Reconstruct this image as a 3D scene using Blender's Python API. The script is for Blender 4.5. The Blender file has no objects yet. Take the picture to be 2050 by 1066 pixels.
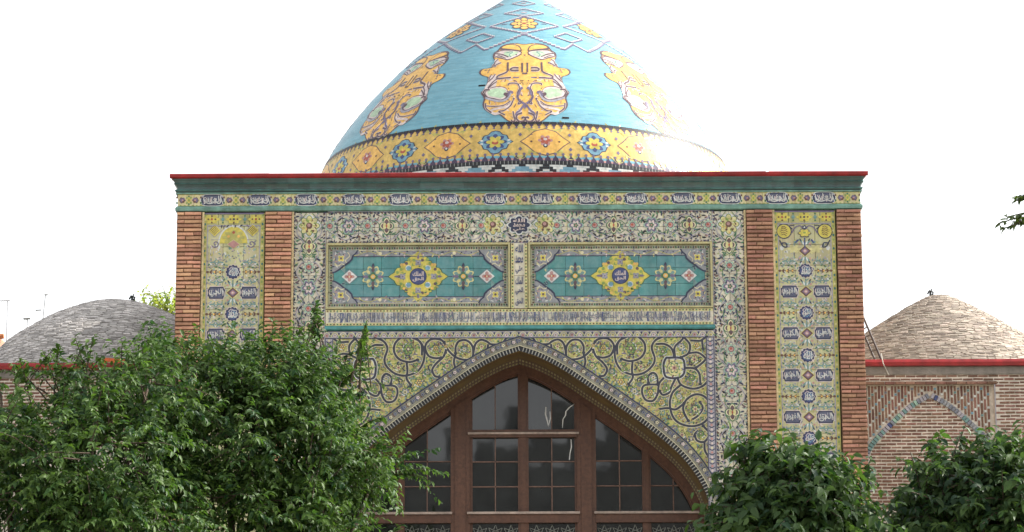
import bpy, bmesh, math, random
import numpy as np
from mathutils import Vector, Matrix
from mathutils.geometry import delaunay_2d_cdt

PI = math.pi
R = random.Random(7)
SC = bpy.context.scene
COL = SC.collection

# ------------------------------------------------------------------ camera, sky, sun, exposure
cam_d = bpy.data.cameras.new('camera')
cam_d.sensor_fit = 'HORIZONTAL'
cam_d.sensor_width = 36.0
cam_d.lens = 36.0 * 5500.0 / 2050.0
cam_d.clip_start = 0.5
cam_d.clip_end = 6000.0
cam = bpy.data.objects.new('camera', cam_d)
COL.objects.link(cam)
CAM_LOC = Vector((-0.107, -40.0, 1.7))
CAM_PITCH, CAM_ROLL = math.radians(11.3), 0.004
_fw = Vector((0, math.cos(CAM_PITCH), math.sin(CAM_PITCH)))
_rt0 = Vector((1, 0, 0))
_up0 = _rt0.cross(_fw)
_rt = _rt0 * math.cos(CAM_ROLL) - _up0 * math.sin(CAM_ROLL)
_up = _up0 * math.cos(CAM_ROLL) + _rt0 * math.sin(CAM_ROLL)
cam.matrix_world = Matrix(((_rt.x, _up.x, -_fw.x, CAM_LOC.x), (_rt.y, _up.y, -_fw.y, CAM_LOC.y),
                           (_rt.z, _up.z, -_fw.z, CAM_LOC.z), (0, 0, 0, 1)))
SC.camera = cam

SUN_ELEV, SUN_AZ = math.radians(33), math.radians(77)      # azimuth from +Y (behind the mosque) towards +X
world = bpy.data.worlds.new('World')
SC.world = world
world.use_nodes = True
wn = world.node_tree
bg = wn.nodes['Background']
sky = wn.nodes.new('ShaderNodeTexSky')
sky.sky_type = 'NISHITA'
sky.sun_disc = False
sky.sun_elevation = SUN_ELEV
sky.sun_rotation = SUN_AZ
sky.altitude = 900
sky.air_density = 1.0
sky.dust_density = 6.0
sky.ozone_density = 1.0
hz = wn.nodes.new('ShaderNodeHueSaturation')      # a milky overcast-bright summer sky
hz.inputs['Saturation'].default_value = 0.12
wn.links.new(sky.outputs[0], hz.inputs['Color'])
wn.links.new(hz.outputs[0], bg.inputs[0])
bg.inputs[1].default_value = 0.15

sun_d = bpy.data.lights.new('sun', 'SUN')
sun_d.energy = 2.6
sun_d.angle = math.radians(0.5)
sun_d.color = (1.0, 0.95, 0.86)
sun = bpy.data.objects.new('sun', sun_d)
COL.objects.link(sun)
sdir = Vector((math.sin(SUN_AZ) * math.cos(SUN_ELEV), math.cos(SUN_AZ) * math.cos(SUN_ELEV), math.sin(SUN_ELEV)))
sun.rotation_euler = sdir.to_track_quat('Z', 'Y').to_euler()
sun.location = (20, 10, 30)

SC.view_settings.view_transform = 'Standard'
SC.view_settings.look = 'None'
SC.view_settings.exposure = 1.45
SC.view_settings.gamma = 1.0
SC.view_settings.use_curve_mapping = False


# ------------------------------------------------------------------ survey helpers (measured from the photograph)
def at(px, py, Y):
    """point on the upright plane y = Y seen at photo pixel (px, py), for the surveyed camera"""
    d = _fw * 5500.0 + _rt * (px - 1025) - _up * (py - 533)
    return CAM_LOC + d * ((Y - CAM_LOC.y) / d.y)


def proj(p):
    d = Vector(p) - CAM_LOC
    z = d.dot(_fw)
    return 1025 + 5500 * d.dot(_rt) / z, 533 - 5500 * d.dot(_up) / z


U = 1 / 134.2        # metres per facade survey unit, across
UZ = 1 / 133.7       # and up


def FX(dx):
    return dx * U


def FZ(y):
    return 10.52 - (y - 424.5) * UZ


# ------------------------------------------------------------------ materials
MATS = {}


def _noise(nt, scale, detail=4.0, rough=0.6, coord='Object'):
    tc = nt.nodes.new('ShaderNodeNewGeometry' if coord == 'Object' else 'ShaderNodeTexCoord')
    coord = 'Position' if coord == 'Object' else coord
    n = nt.nodes.new('ShaderNodeTexNoise')
    n.inputs['Scale'].default_value = scale
    n.inputs['Detail'].default_value = detail
    n.inputs['Roughness'].default_value = rough
    nt.links.new(tc.outputs[coord], n.inputs['Vector'])
    return n


def mat(name, rgb, rough=0.6, var=0.25, scale=8.0, spec=0.4, bump=0.0, bscale=40.0, obj_var=0.0, hue_var=0.0,
        second=None, coat=0.0, attr=None, dirt=0.24):
    if name in MATS:
        return MATS[name]
    m = bpy.data.materials.new(name)
    m.use_nodes = True
    nt = m.node_tree
    b = nt.nodes['Principled BSDF']
    b.inputs['Roughness'].default_value = rough
    b.inputs['Specular IOR Level'].default_value = spec
    b.inputs['Coat Weight'].default_value = coat
    b.inputs['Coat Roughness'].default_value = 0.12
    n = _noise(nt, scale)
    mix = nt.nodes.new('ShaderNodeMix')
    mix.data_type = 'RGBA'
    a = second if second else tuple(c * (1 - var) for c in rgb)
    mix.inputs[6].default_value = (*a, 1)
    mix.inputs[7].default_value = (*(tuple(min(c * (1 + (0 if second else var)), 1) for c in rgb)), 1)
    ramp = nt.nodes.new('ShaderNodeMapRange')
    ramp.inputs[1].default_value = 0.3
    ramp.inputs[2].default_value = 0.7
    nt.links.new(n.outputs[0], ramp.inputs[0])
    nt.links.new(ramp.outputs[0], mix.inputs[0])
    out = mix.outputs[2]
    if obj_var or hue_var or attr:
        hs = nt.nodes.new('ShaderNodeHueSaturation')
        if attr:
            src = nt.nodes.new('ShaderNodeAttribute')
            src.attribute_name = attr
            so = src.outputs['Fac']
        else:
            src = nt.nodes.new('ShaderNodeObjectInfo')
            so = src.outputs['Random']
        mr = nt.nodes.new('ShaderNodeMapRange')
        mr.inputs[3].default_value = 1 - obj_var
        mr.inputs[4].default_value = 1 + obj_var
        nt.links.new(so, mr.inputs[0])
        nt.links.new(mr.outputs[0], hs.inputs['Value'])
        if hue_var:
            m7 = nt.nodes.new('ShaderNodeMath')
            m7.operation = 'MULTIPLY'
            m7.inputs[1].default_value = 7.31
            fr = nt.nodes.new('ShaderNodeMath')
            fr.operation = 'FRACT'
            mh = nt.nodes.new('ShaderNodeMapRange')
            mh.inputs[3].default_value = 0.5 - hue_var
            mh.inputs[4].default_value = 0.5 + hue_var
            nt.links.new(so, m7.inputs[0])
            nt.links.new(m7.outputs[0], fr.inputs[0])
            nt.links.new(fr.outputs[0], mh.inputs[0])
            nt.links.new(mh.outputs[0], hs.inputs['Hue'])
        nt.links.new(out, hs.inputs['Color'])
        out = hs.outputs[0]
    # old soiling: blotches and faint vertical rain streaks
    ge = nt.nodes.new('ShaderNodeNewGeometry')
    mpn = nt.nodes.new('ShaderNodeMapping')
    mpn.inputs['Scale'].default_value = (5.0, 5.0, 0.7)
    nt.links.new(ge.outputs['Position'], mpn.inputs['Vector'])
    dn_ = nt.nodes.new('ShaderNodeTexNoise')
    dn_.inputs['Scale'].default_value = 1.0
    dn_.inputs['Detail'].default_value = 7.0
    dn_.inputs['Roughness'].default_value = 0.65
    nt.links.new(mpn.outputs[0], dn_.inputs['Vector'])
    dm = nt.nodes.new('ShaderNodeMapRange')
    dm.inputs[1].default_value, dm.inputs[2].default_value = 0.32, 0.62
    dm.inputs[3].default_value, dm.inputs[4].default_value = 1.0 - dirt, 1.03
    nt.links.new(dn_.outputs[0], dm.inputs[0])
    dx_ = nt.nodes.new('ShaderNodeMix')
    dx_.data_type = 'RGBA'
    dx_.blend_type = 'MULTIPLY'
    dx_.inputs[0].default_value = 1.0
    nt.links.new(out, dx_.inputs[6])
    nt.links.new(dm.outputs[0], dx_.inputs[7])
    nt.links.new(dx_.outputs[2], b.inputs['Base Color'])
    if bump:
        bn = _noise(nt, bscale, 3.0)
        bp = nt.nodes.new('ShaderNodeBump')
        bp.inputs['Strength'].default_value = bump
        bp.inputs['Distance'].default_value = 0.01
        nt.links.new(bn.outputs[0], bp.inputs['Height'])
        nt.links.new(bp.outputs[0], b.inputs['Normal'])
    MATS[name] = m
    return m


PAL = dict(
    navy=(0.036, 0.042, 0.082), cobalt=(0.058, 0.075, 0.19), white=(0.62, 0.63, 0.60), cream=(0.66, 0.60, 0.40),
    dusk=(0.27, 0.275, 0.29), yellow=(0.60, 0.51, 0.10), olive=(0.46, 0.43, 0.13), sage=(0.52, 0.54, 0.38), paleyel=(0.60, 0.55, 0.26),
    green=(0.07, 0.17, 0.085), leafgreen=(0.25, 0.34, 0.09), teal=(0.045, 0.17, 0.165), turq=(0.075, 0.25, 0.24),
    pink=(0.52, 0.27, 0.25), red=(0.42, 0.10, 0.06), brown=(0.14, 0.07, 0.05), black=(0.018, 0.018, 0.022),
    purple=(0.17, 0.14, 0.22), orange=(0.80, 0.47, 0.12), sky=(0.17, 0.33, 0.43), inkblue=(0.10, 0.108, 0.165), plum=(0.065, 0.042, 0.085), tan=(0.66, 0.45, 0.13), ink=(0.042, 0.044, 0.062), umber=(0.13, 0.085, 0.095), rose=(0.45, 0.26, 0.24), slate=(0.20, 0.21, 0.25), mint=(0.45, 0.60, 0.40),
    lilac=(0.66, 0.55, 0.52), bluegreen=(0.16, 0.28, 0.27), seafoam=(0.30, 0.45, 0.36), greyviolet=(0.36, 0.34, 0.38))


def glaze(c):
    return mat('glaze_' + c, PAL[c], rough=0.38, var=0.22, scale=14.0, spec=0.4, bump=0.08, bscale=60)


# ------------------------------------------------------------------ object helpers
def link(name, me, parent=None, loc=(0, 0, 0), rot=(0, 0, 0), scale=None, kind=None):
    o = bpy.data.objects.new(name, me)
    COL.objects.link(o)
    o.parent = parent
    o.location = loc
    o.rotation_euler = rot
    if scale:
        o.scale = scale
    if kind:
        o['kind'] = kind
    return o


def thing(name, label, cat, loc=(0, 0, 0), group=None):
    o = link(name, None, None, loc)
    o.empty_display_size = 0.3
    o['label'] = label
    o['category'] = cat
    if group:
        o['group'] = group
    return o


def me_from(name, V, F, mats, mi=None, smooth=False):
    me = bpy.data.meshes.new(name)
    me.from_pydata([tuple(v) for v in V], [], F)
    for m in (mats if isinstance(mats, (list, tuple)) else [mats]):
        me.materials.append(m)
    if mi is not None:
        me.polygons.foreach_set('material_index', mi)
    if smooth:
        me.polygons.foreach_set('use_smooth', [True] * len(me.polygons))
    me.update()
    return me


class MB:
    """collects boxes, tubes and faces into one mesh"""

    def __init__(s):
        s.V, s.F, s.M = [], [], []

    def box(s, x0, x1, y0, y1, z0, z1, m=0):
        n = len(s.V)
        s.V += [(x0, y0, z0), (x1, y0, z0), (x1, y1, z0), (x0, y1, z0), (x0, y0, z1), (x1, y0, z1), (x1, y1, z1), (x0, y1, z1)]
        for f in ((0, 1, 5, 4), (1, 2, 6, 5), (2, 3, 7, 6), (3, 0, 4, 7), (4, 5, 6, 7), (3, 2, 1, 0)):
            s.F.append(tuple(n + i for i in f))
            s.M.append(m)
        return s

    def face(s, pts, m=0):
        n = len(s.V)
        s.V += [tuple(p) for p in pts]
        s.F.append(tuple(range(n, n + len(pts))))
        s.M.append(m)
        return s

    def tube(s, pts, rad, n=6, m=0):
        pts = [Vector(p) for p in pts]
        rads = rad if isinstance(rad, (list, tuple)) else [rad] * len(pts)
        base = len(s.V)
        for i, p in enumerate(pts):
            t = (pts[min(i + 1, len(pts) - 1)] - pts[max(i - 1, 0)]).normalized()
            a = t.cross(Vector((0.31, 0.2, 0.93)))
            if a.length < 1e-3:
                a = t.cross(Vector((1, 0, 0)))
            a.normalize()
            b = t.cross(a)
            for k in range(n):
                q = 2 * PI * k / n
                s.V.append(tuple(p + (a * math.cos(q) + b * math.sin(q)) * rads[i]))
        for i in range(len(pts) - 1):
            for k in range(n):
                k2 = (k + 1) % n
                s.F.append((base + i * n + k, base + i * n + k2, base + (i + 1) * n + k2, base + (i + 1) * n + k))
                s.M.append(m)
        s.F.append(tuple(base + k for k in range(n))[::-1])
        s.M.append(m)
        s.F.append(tuple(base + (len(pts) - 1) * n + k for k in range(n)))
        s.M.append(m)
        return s

    def build(s, name, mats, parent=None, loc=(0, 0, 0), smooth=False, kind=None):
        me = me_from(name, s.V, s.F, mats, s.M, smooth)
        return link(name, me, parent, loc, kind=kind)


_blocks = {}


def block_mesh(w, d, h, m, bev=0.006, key=None, wob=0.0):
    """a bevelled brick or tile, centred in x and z, front face at y = 0, depth d behind it"""
    k = (round(w, 3), round(d, 3), round(h, 3), m.name, key)
    if k in _blocks:
        return _blocks[k]
    rr = random.Random(str(k))
    x, z = w / 2, h / 2
    j = lambda: rr.uniform(-wob, wob)
    b = bev
    V = [(-x + b, j() * 0.4, -z + b + j()), (x - b, j() * 0.4, -z + b + j()), (x - b, j() * 0.4, z - b + j()), (-x + b, j() * 0.4, z - b + j()),
         (-x + j(), b, -z + j()), (x + j(), b, -z + j()), (x + j(), b, z + j()), (-x + j(), b, z + j()),
         (-x, d, -z), (x, d, -z), (x, d, z), (-x, d, z)]
    F = [(0, 1, 2, 3)]
    for a, c in ((0, 4), (4, 8)):
        for i in range(4):
            F.append((a + i, c + i, c + (i + 1) % 4, a + (i + 1) % 4)[::-1] if False else (c + i, c + (i + 1) % 4, a + (i + 1) % 4, a + i))
    F.append((11, 10, 9, 8))
    me = me_from('block', V, F, m)
    _blocks[k] = me
    return me


# ------------------------------------------------------------------ flat glaze painting: thin layers of cut colour
def catmull(P, n=6, closed=False):
    P = [np.array(p, float) for p in P]
    out = []
    N = len(P)
    rng = range(N) if closed else range(N - 1)
    for i in rng:
        p0 = P[(i - 1) % N] if closed or i > 0 else 2 * P[0] - P[1]
        p1, p2 = P[i], P[(i + 1) % N]
        p3 = P[(i + 2) % N] if closed or i + 2 < N else 2 * P[-1] - P[-2]
        for k in range(n):
            t = k / n
            out.append(0.5 * (2 * p1 + (p2 - p0) * t + (2 * p0 - 5 * p1 + 4 * p2 - p3) * t * t + (3 * p1 - p0 - 3 * p2 + p3) * t ** 3))
    if not closed:
        out.append(P[-1])
    return [(float(a), float(b)) for a, b in out]


class Deco:
    """flat motifs in survey units (x right, y DOWN), each laid a fraction of a millimetre above the last"""

    def __init__(s, flip=False):
        s.V, s.F, s.M, s.cols, s.k = [], [], [], [], 0

    def _c(s, col):
        if col not in s.cols:
            s.cols.append(col)
        return s.cols.index(col)

    def poly(s, pts, col, lay=1):
        s.k += 1
        h = lay * 0.0011 + (s.k % 50) * 0.00002
        A = sum(pts[i - 1][0] * pts[i][1] - pts[i][0] * pts[i - 1][1] for i in range(len(pts)))
        if A > 0:
            pts = pts[::-1]
        n = len(s.V)
        s.V += [(p[0], p[1], h) for p in pts]
        s.F.append(tuple(range(n, n + len(pts))))
        s.M.append(s._c(col))
        return s

    def rect(s, x0, x1, y0, y1, col, lay=1):
        return s.poly([(x0, y0), (x1, y0), (x1, y1), (x0, y1)], col, lay)

    def disc(s, x, y, rx, ry=None, col='navy', lay=1, n=14, rot=0.0):
        ry = ry or rx
        return s.poly([(x + rx * math.cos(2 * PI * i / n + rot), y + ry * math.sin(2 * PI * i / n + rot)) for i in range(n)], col, lay)

    def lobed(s, x, y, rx, ry, k, amp, col, lay=1, rot=0.0, n=None):
        n = n or k * 6
        P = []
        for i in range(n):
            a = 2 * PI * i / n
            q = 1 - amp + amp * abs(math.cos(k * (a + rot) / 2)) * 1.6 - amp * 0.3
            P.append((x + rx * q * math.cos(a), y + ry * q * math.sin(a)))
        return s.poly(P, col, lay)

    def diamond(s, x, y, rx, ry, col, lay=1):
        return s.poly([(x - rx, y), (x, y - ry), (x + rx, y), (x, y + ry)], col, lay)

    def leaf(s, x, y, ang, L, w, col, lay=1, bend=0.0):
        c, q = math.cos(ang), math.sin(ang)
        P = [(0, 0), (L * .3, w * .5 + bend * .5), (L * .7, w * .36 + bend), (L, bend * 1.3), (L * .65, -w * .32 + bend * .8), (L * .25, -w * .5 + bend * .3)]
        return s.poly([(x + c * a - q * b, y + q * a + c * b) for a, b in P], col, lay)

    def stroke(s, pts, w, col, lay=1, smooth=0, closed=False, taper=False):
        if smooth:
            pts = catmull(pts, smooth, closed)
        if closed:
            pts = pts + [pts[0]]
        s.k += 1
        h = lay * 0.0011 + (s.k % 50) * 0.00002
        n0 = len(s.V)
        N = len(pts)
        for i, p in enumerate(pts):
            a, b = pts[max(i - 1, 0)], pts[min(i + 1, N - 1)]
            if closed and i in (0, N - 1):
                a, b = pts[-2], pts[1]
            tx, ty = b[0] - a[0], b[1] - a[1]
            l = math.hypot(tx, ty) or 1
            ww = w * 0.5 * ((1 - 0.75 * i / (N - 1)) if taper else 1)
            nx, ny = -ty / l * ww, tx / l * ww
            s.V += [(p[0] - nx, p[1] - ny, h + i * 1e-6), (p[0] + nx, p[1] + ny, h + i * 1e-6)]
        m = s._c(col)
        for i in range(N - 1):
            a = n0 + 2 * i
            s.F.append((a, a + 1, a + 3, a + 2))
            s.M.append(m)
        return s

    def ring(s, x, y, rx, ry, w, col, lay=1, n=20):
        return s.stroke([(x + rx * math.cos(2 * PI * i / n), y + ry * math.sin(2 * PI * i / n)) for i in range(n)], w, col, lay, closed=True)

    def flower(s, x, y, r, k, col, mid, lay=1, edge=None, rot=0.0):
        if edge:
            s.lobed(x, y, r * 1.22, r * 1.22, k, .32, edge, lay, rot)
        s.lobed(x, y, r, r, k, .32, col, lay + 1, rot)
        s.disc(x, y, r * .36, None, mid, lay + 2, 8)
        return s

    def mesh(s, name):
        V = [(v[0] * U, -v[2], -v[1] * UZ) for v in s.V]
        return me_from(name, V, s.F, [glaze(c) for c in s.cols], s.M)

    def put(s, name, parent, x=0.0, y=0.0, Y=0.0, kind=None, mesh=None):
        """x, y: survey units of the motif's origin on the facade (y absolute); the mesh itself is drawn round its origin"""
        me = mesh or s.mesh(name)
        return link(name, me, parent, (FX(x), Y, FZ(y)), kind=kind)


# Arabic lettering with joined letter forms taken from the built-in font
_AR = {'ا': ('\ufe8d', '\ufe8e', None, None), 'ل': ('\ufedd', '\ufede', '\ufedf', '\ufee0'), 'ه': ('\ufee9', '\ufeea', '\ufeeb', '\ufeec'),
       'م': ('\ufee1', '\ufee2', '\ufee3', '\ufee4'), 'ح': ('\ufea1', '\ufea2', '\ufea3', '\ufea4'), 'د': ('\ufea9', '\ufeaa', None, None),
       'ع': ('\ufec9', '\ufeca', '\ufecb', '\ufecc'), 'ي': ('\ufef1', '\ufef2', '\ufef3', '\ufef4'), 'ر': ('\ufead', '\ufeae', None, None),
       'ن': ('\ufee5', '\ufee6', '\ufee7', '\ufee8'), 'ك': ('\ufed9', '\ufeda', '\ufedb', '\ufedc'), 'و': ('\ufeed', '\ufeee', None, None),
       'ب': ('\ufe8f', '\ufe90', '\ufe91', '\ufe92'), 'س': ('\ufeb1', '\ufeb2', '\ufeb3', '\ufeb4'), 'ق': ('\ufed5', '\ufed6', '\ufed7', '\ufed8'),
       'ز': ('\ufeaf', '\ufeb0', None, None), 'ط': ('\ufec1', '\ufec2', '\ufec3', '\ufec4'), 'ف': ('\ufed1', '\ufed2', '\ufed3', '\ufed4')}


def shape_arabic(t):
    out = []
    for i, c in enumerate(t):
        if c not in _AR:
            out.append(c)
            continue
        pj = i > 0 and t[i - 1] in _AR and _AR[t[i - 1]][2] is not None
        nj = i + 1 < len(t) and t[i + 1] in _AR and _AR[c][2] is not None
        out.append(_AR[c][3 if pj and nj else 1 if pj else 2 if nj else 0])
    return ''.join(out[::-1])


_txt = {}


def script_mesh(text, w, h, col, bold=0.02):
    """lettering filling a box of w by h survey units, as thin glaze"""
    k = (text, w, h, col)
    if k in _txt:
        return _txt[k]
    c = bpy.data.curves.new('script', 'FONT')
    c.body = shape_arabic(text)
    c.resolution_u = 2
    c.offset = bold
    o = bpy.data.objects.new('script', c)
    COL.objects.link(o)
    dg = bpy.context.evaluated_depsgraph_get()
    src = o.evaluated_get(dg).to_mesh()
    V = np.array([v.co[:2] for v in src.vertices])
    F = [tuple(p.vertices) for p in src.polygons]
    lo, hi = V.min(0), V.max(0)
    V = (V - (lo + hi) / 2) / np.maximum(hi - lo, 1e-6) * np.array([w * U, h * UZ])
    me = me_from('script', [(a, -0.0105, b) for a, b in V], F, glaze(col))
    bpy.data.objects.remove(o)
    bpy.data.curves.remove(c)
    _txt[k] = me
    return me


def clip_convex(P, C):
    """Sutherland-Hodgman: polygon P clipped by the convex polygon C (any winding)"""
    A = sum(C[i - 1][0] * C[i][1] - C[i][0] * C[i - 1][1] for i in range(len(C)))
    if A < 0:
        C = C[::-1]
    out = list(P)
    for i in range(len(C)):
        a, b = C[i - 1], C[i]
        inp, out = out, []
        if not inp:
            break
        side = lambda p: (b[0] - a[0]) * (p[1] - a[1]) - (b[1] - a[1]) * (p[0] - a[0])
        for j in range(len(inp)):
            p, q = inp[j - 1], inp[j]
            sp, sq = side(p), side(q)
            if (sp >= 0) != (sq >= 0):
                t = sp / (sp - sq)
                out.append((p[0] + (q[0] - p[0]) * t, p[1] + (q[1] - p[1]) * t))
            if sq >= 0:
                out.append(q)
    return out


def inside(p, P):
    c = False
    for i in range(len(P)):
        a, b = P[i - 1], P[i]
        if (a[1] > p[1]) != (b[1] > p[1]) and p[0] < (b[0] - a[0]) * (p[1] - a[1]) / (b[1] - a[1]) + a[0]:
            c = not c
    return c


# ------------------------------------------------------------------ ground
M_pave = mat('courtyard_paving', (0.36, 0.33, 0.29), 0.85, 0.2, 1.2, bump=0.2)
M_soil = mat('dry_grass_soil', (0.12, 0.12, 0.06), 0.95, 0.4, 0.6)
g = MB()
g.face([(-3000, -3000, 0), (3000, -3000, 0), (3000, 3000, 0), (-3000, 3000, 0)])
g.build('ground', M_soil, kind='structure')
g = MB()
g.box(-22, 22, -60, -6.5, -0.1, 0.02)
g.box(-4, 4, -6.5, 1.2, -0.1, 0.024)
g.build('courtyard_pavement', M_pave, kind='structure')

# ------------------------------------------------------------------ the portal
portal = thing('mosque_portal', 'tall tiled mosque portal with pointed arch, brick piers and red coping', 'mosque')
M_core = mat('portal_render', (0.30, 0.24, 0.19), 0.9, 0.25, 3.0, bump=0.3)
M_brick = mat('orange_brick', (0.66, 0.38, 0.235), 0.9, 0.22, 30.0, spec=0.15, bump=0.5, bscale=120, obj_var=0.30, hue_var=0.014, second=(0.54, 0.275, 0.18))
M_brick2 = mat('brown_weathered_brick', (0.46, 0.255, 0.175), 0.92, 0.22, 30.0, spec=0.15, bump=0.5, bscale=120, obj_var=0.33, hue_var=0.014, second=(0.36, 0.185, 0.125))  # darker and browner than the other brick, for the right piers
M_mortar = mat('dark_mortar', (0.20, 0.12, 0.08), 0.95, 0.35, 20.0, spec=0.1, bump=0.4)
M_edge = mat('pale_edge_tile', (0.60, 0.48, 0.26), 0.55, 0.3, 20.0)  # pale colour stands in for sun on the pier returns
M_red = mat('red_sheet_metal', (0.29, 0.014, 0.016), 0.38, 0.35, 5.0, spec=0.5)
M_wood = mat('varnished_brown_wood', (0.110, 0.048, 0.027), 0.45, 0.3, 22.0, spec=0.45, bump=0.12, bscale=80)
M_dark = mat('dark_interior', (0.012, 0.012, 0.013), 0.9, 0.2, 2.0)

# four-centred arch: right half of the front inner edge, survey units
ARCH = catmull([(0, 706), (38, 719), (85, 744), (137, 779), (207, 827), (268, 873), (317, 917), (352, 965), (371, 1012), (378, 1062)], 5) + [(378, 1340)]


def arch_offset(o):
    """the same half edge moved outwards by o units (negative: inwards)"""
    out = []
    for i, p in enumerate(ARCH):
        a, b = ARCH[max(i - 1, 0)], ARCH[min(i + 1, len(ARCH) - 1)]
        tx, ty = b[0] - a[0], b[1] - a[1]
        l = math.hypot(tx, ty)
        nx, ny = ty / l, -tx / l
        if i == 0:
            out.append((0.0, p[1] - o / max(abs(ny), .2) * 1.0))
        else:
            q = (p[0] + nx * o, p[1] + ny * o)
            out.append(q if q[0] > 0 else (0.0, q[1]))
    return out


def full_arch(o):
    r = arch_offset(o)
    return [(-x, y) for x, y in r[::-1]] + r[1:]


# mass of the building behind the facing
FA = full_arch(0)
mb = MB()
ztop = FZ(386)
left, right = [], []
def wall_with_arch(mb, hw, y_front, y_back, o=0.0):
    A = [(FX(x), FZ(y)) for x, y in full_arch(o)]
    A = [(x, max(z, 0.0)) for x, z in A]
    n = len(A)
    # front and back sheets as quads from the arch edge to the outline
    for y, fl in ((y_front, 1), (y_back, -1)):
        for i in range(n - 1):
            (xa, za), (xb, zb) = A[i], A[i + 1]
            if abs(xa - xb) < 1e-6:
                continue
            q = [(xa, y, za), (xb, y, zb), (xb, y, ztop), (xa, y, ztop)]
            mb.face(q if fl > 0 else q[::-1])
        for sx in (-1, 1):
            xa = A[-1][0]
            q = [(sx * xa, y, 0), (sx * hw, y, 0), (sx * hw, y, ztop), (sx * xa, y, ztop)]
            mb.face(q if fl * sx > 0 else q[::-1])
    for sx in (-1, 1):
        q = [(sx * hw, y_front, 0), (sx * hw, y_back, 0), (sx * hw, y_back, ztop), (sx * hw, y_front, ztop)]
        mb.face(q if sx > 0 else q[::-1])
    mb.face([(-hw, y_front, ztop), (hw, y_front, ztop), (hw, y_back, ztop), (-hw, y_back, ztop)])
wall_with_arch(mb, FX(681), 0.10, 4.6)
mb.build('wall', M_core, portal)
mb = MB()
mb.box(FX(-640), FX(640), 4.62, 14.5, 0, 11.02)
mb.build('hall_block', M_core, portal)

# --- coping and cornice
def profile_run(name, prof, hw_of, mats, parent, back=1.2):
    """a moulding: prof = [(projection, z)], returned round both ends"""
    mb = MB()
    for i in range(len(prof) - 1):
        (p0, z0), (p1, z1) = prof[i], prof[i + 1]
        for s in range(14):
            t0, t1 = s / 14, (s + 1) / 14
            xa, xb = (-1 + 2 * t0), (-1 + 2 * t1)
            mb.face([(xa * (hw_of + p0), -p0, z0), (xb * (hw_of + p0), -p0, z0), (xb * (hw_of + p1), -p1, z1), (xa * (hw_of + p1), -p1, z1)])
        for sx in (-1, 1):
            q = [(sx * (hw_of + p0), -p0, z0), (sx * (hw_of + p0), back, z0), (sx * (hw_of + p1), back, z1), (sx * (hw_of + p1), -p1, z1)]
            mb.face(q if sx > 0 else q[::-1])
    p0, z0 = prof[0]
    mb.face([(-(hw_of + p0), back, z0), (hw_of + p0, back, z0), (hw_of + p0, -p0, z0), (-(hw_of + p0), -p0, z0)])
    p1, z1 = prof[-1]
    mb.face([(-(hw_of + p1), -p1, z1), (hw_of + p1, -p1, z1), (hw_of + p1, back, z1), (-(hw_of + p1), back, z1)])
    return mb.build(name, mats, parent)


HW = FX(683)
M_teal = mat('teal_glazed_moulding', (0.065, 0.135, 0.125), 0.33, 0.45, 7.0, spec=0.5, second=(0.075, 0.09, 0.085), bump=0.25)
M_teal2 = mat('bright_teal_fillet', (0.16, 0.30, 0.245), 0.33, 0.35, 9.0, spec=0.5)
M_teal3 = mat('teal_rib_glaze', (0.09, 0.20, 0.19), 0.3, 0.4, 9.0, spec=0.5)
profile_run('coping', [(0.085, FZ(356.5)), (0.105, FZ(354)), (0.112, FZ(348.5)), (0.06, FZ(347))], HW, M_red, portal, 0.12)
MB().box(-HW - .02, HW + .02, 0.121, 4.6, FZ(360), FZ(348)).build('flat_roof', mat('grey_roof_felt', (.20, .195, .185), .9, .2, 2.0), portal)
profile_run('cornice', [(0.005, FZ(384)), (0.03, FZ(381.5)), (0.036, FZ(379.5)), (0.03, FZ(377.5)), (0.008, FZ(376.3)), (0.012, FZ(373)), (0.03, FZ(369.5)), (0.052, FZ(366)), (0.04, FZ(365)), (0.055, FZ(361.5)), (0.076, FZ(358.2)), (0.076, FZ(356.6))], HW, M_teal, portal, 4.6)
profile_run('rib', [(0.034, FZ(380.6)), (0.045, FZ(379.5)), (0.034, FZ(378.0))], HW, M_teal3, portal, 4.6)
profile_run('rib', [(0.046, FZ(367)), (0.060, FZ(366)), (0.046, FZ(364.9))], HW, M_teal3, portal, 4.6)
profile_run('fillet', [(0.012, FZ(387)), (0.03, FZ(386.3)), (0.03, FZ(384.2))], HW, M_teal2, portal, 4.6)
profile_run('fillet', [(0.0, FZ(422.5)), (0.03, FZ(421)), (0.035, FZ(416)), (0.012, FZ(411.5))], HW, M_teal2, portal, 4.6)

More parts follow.
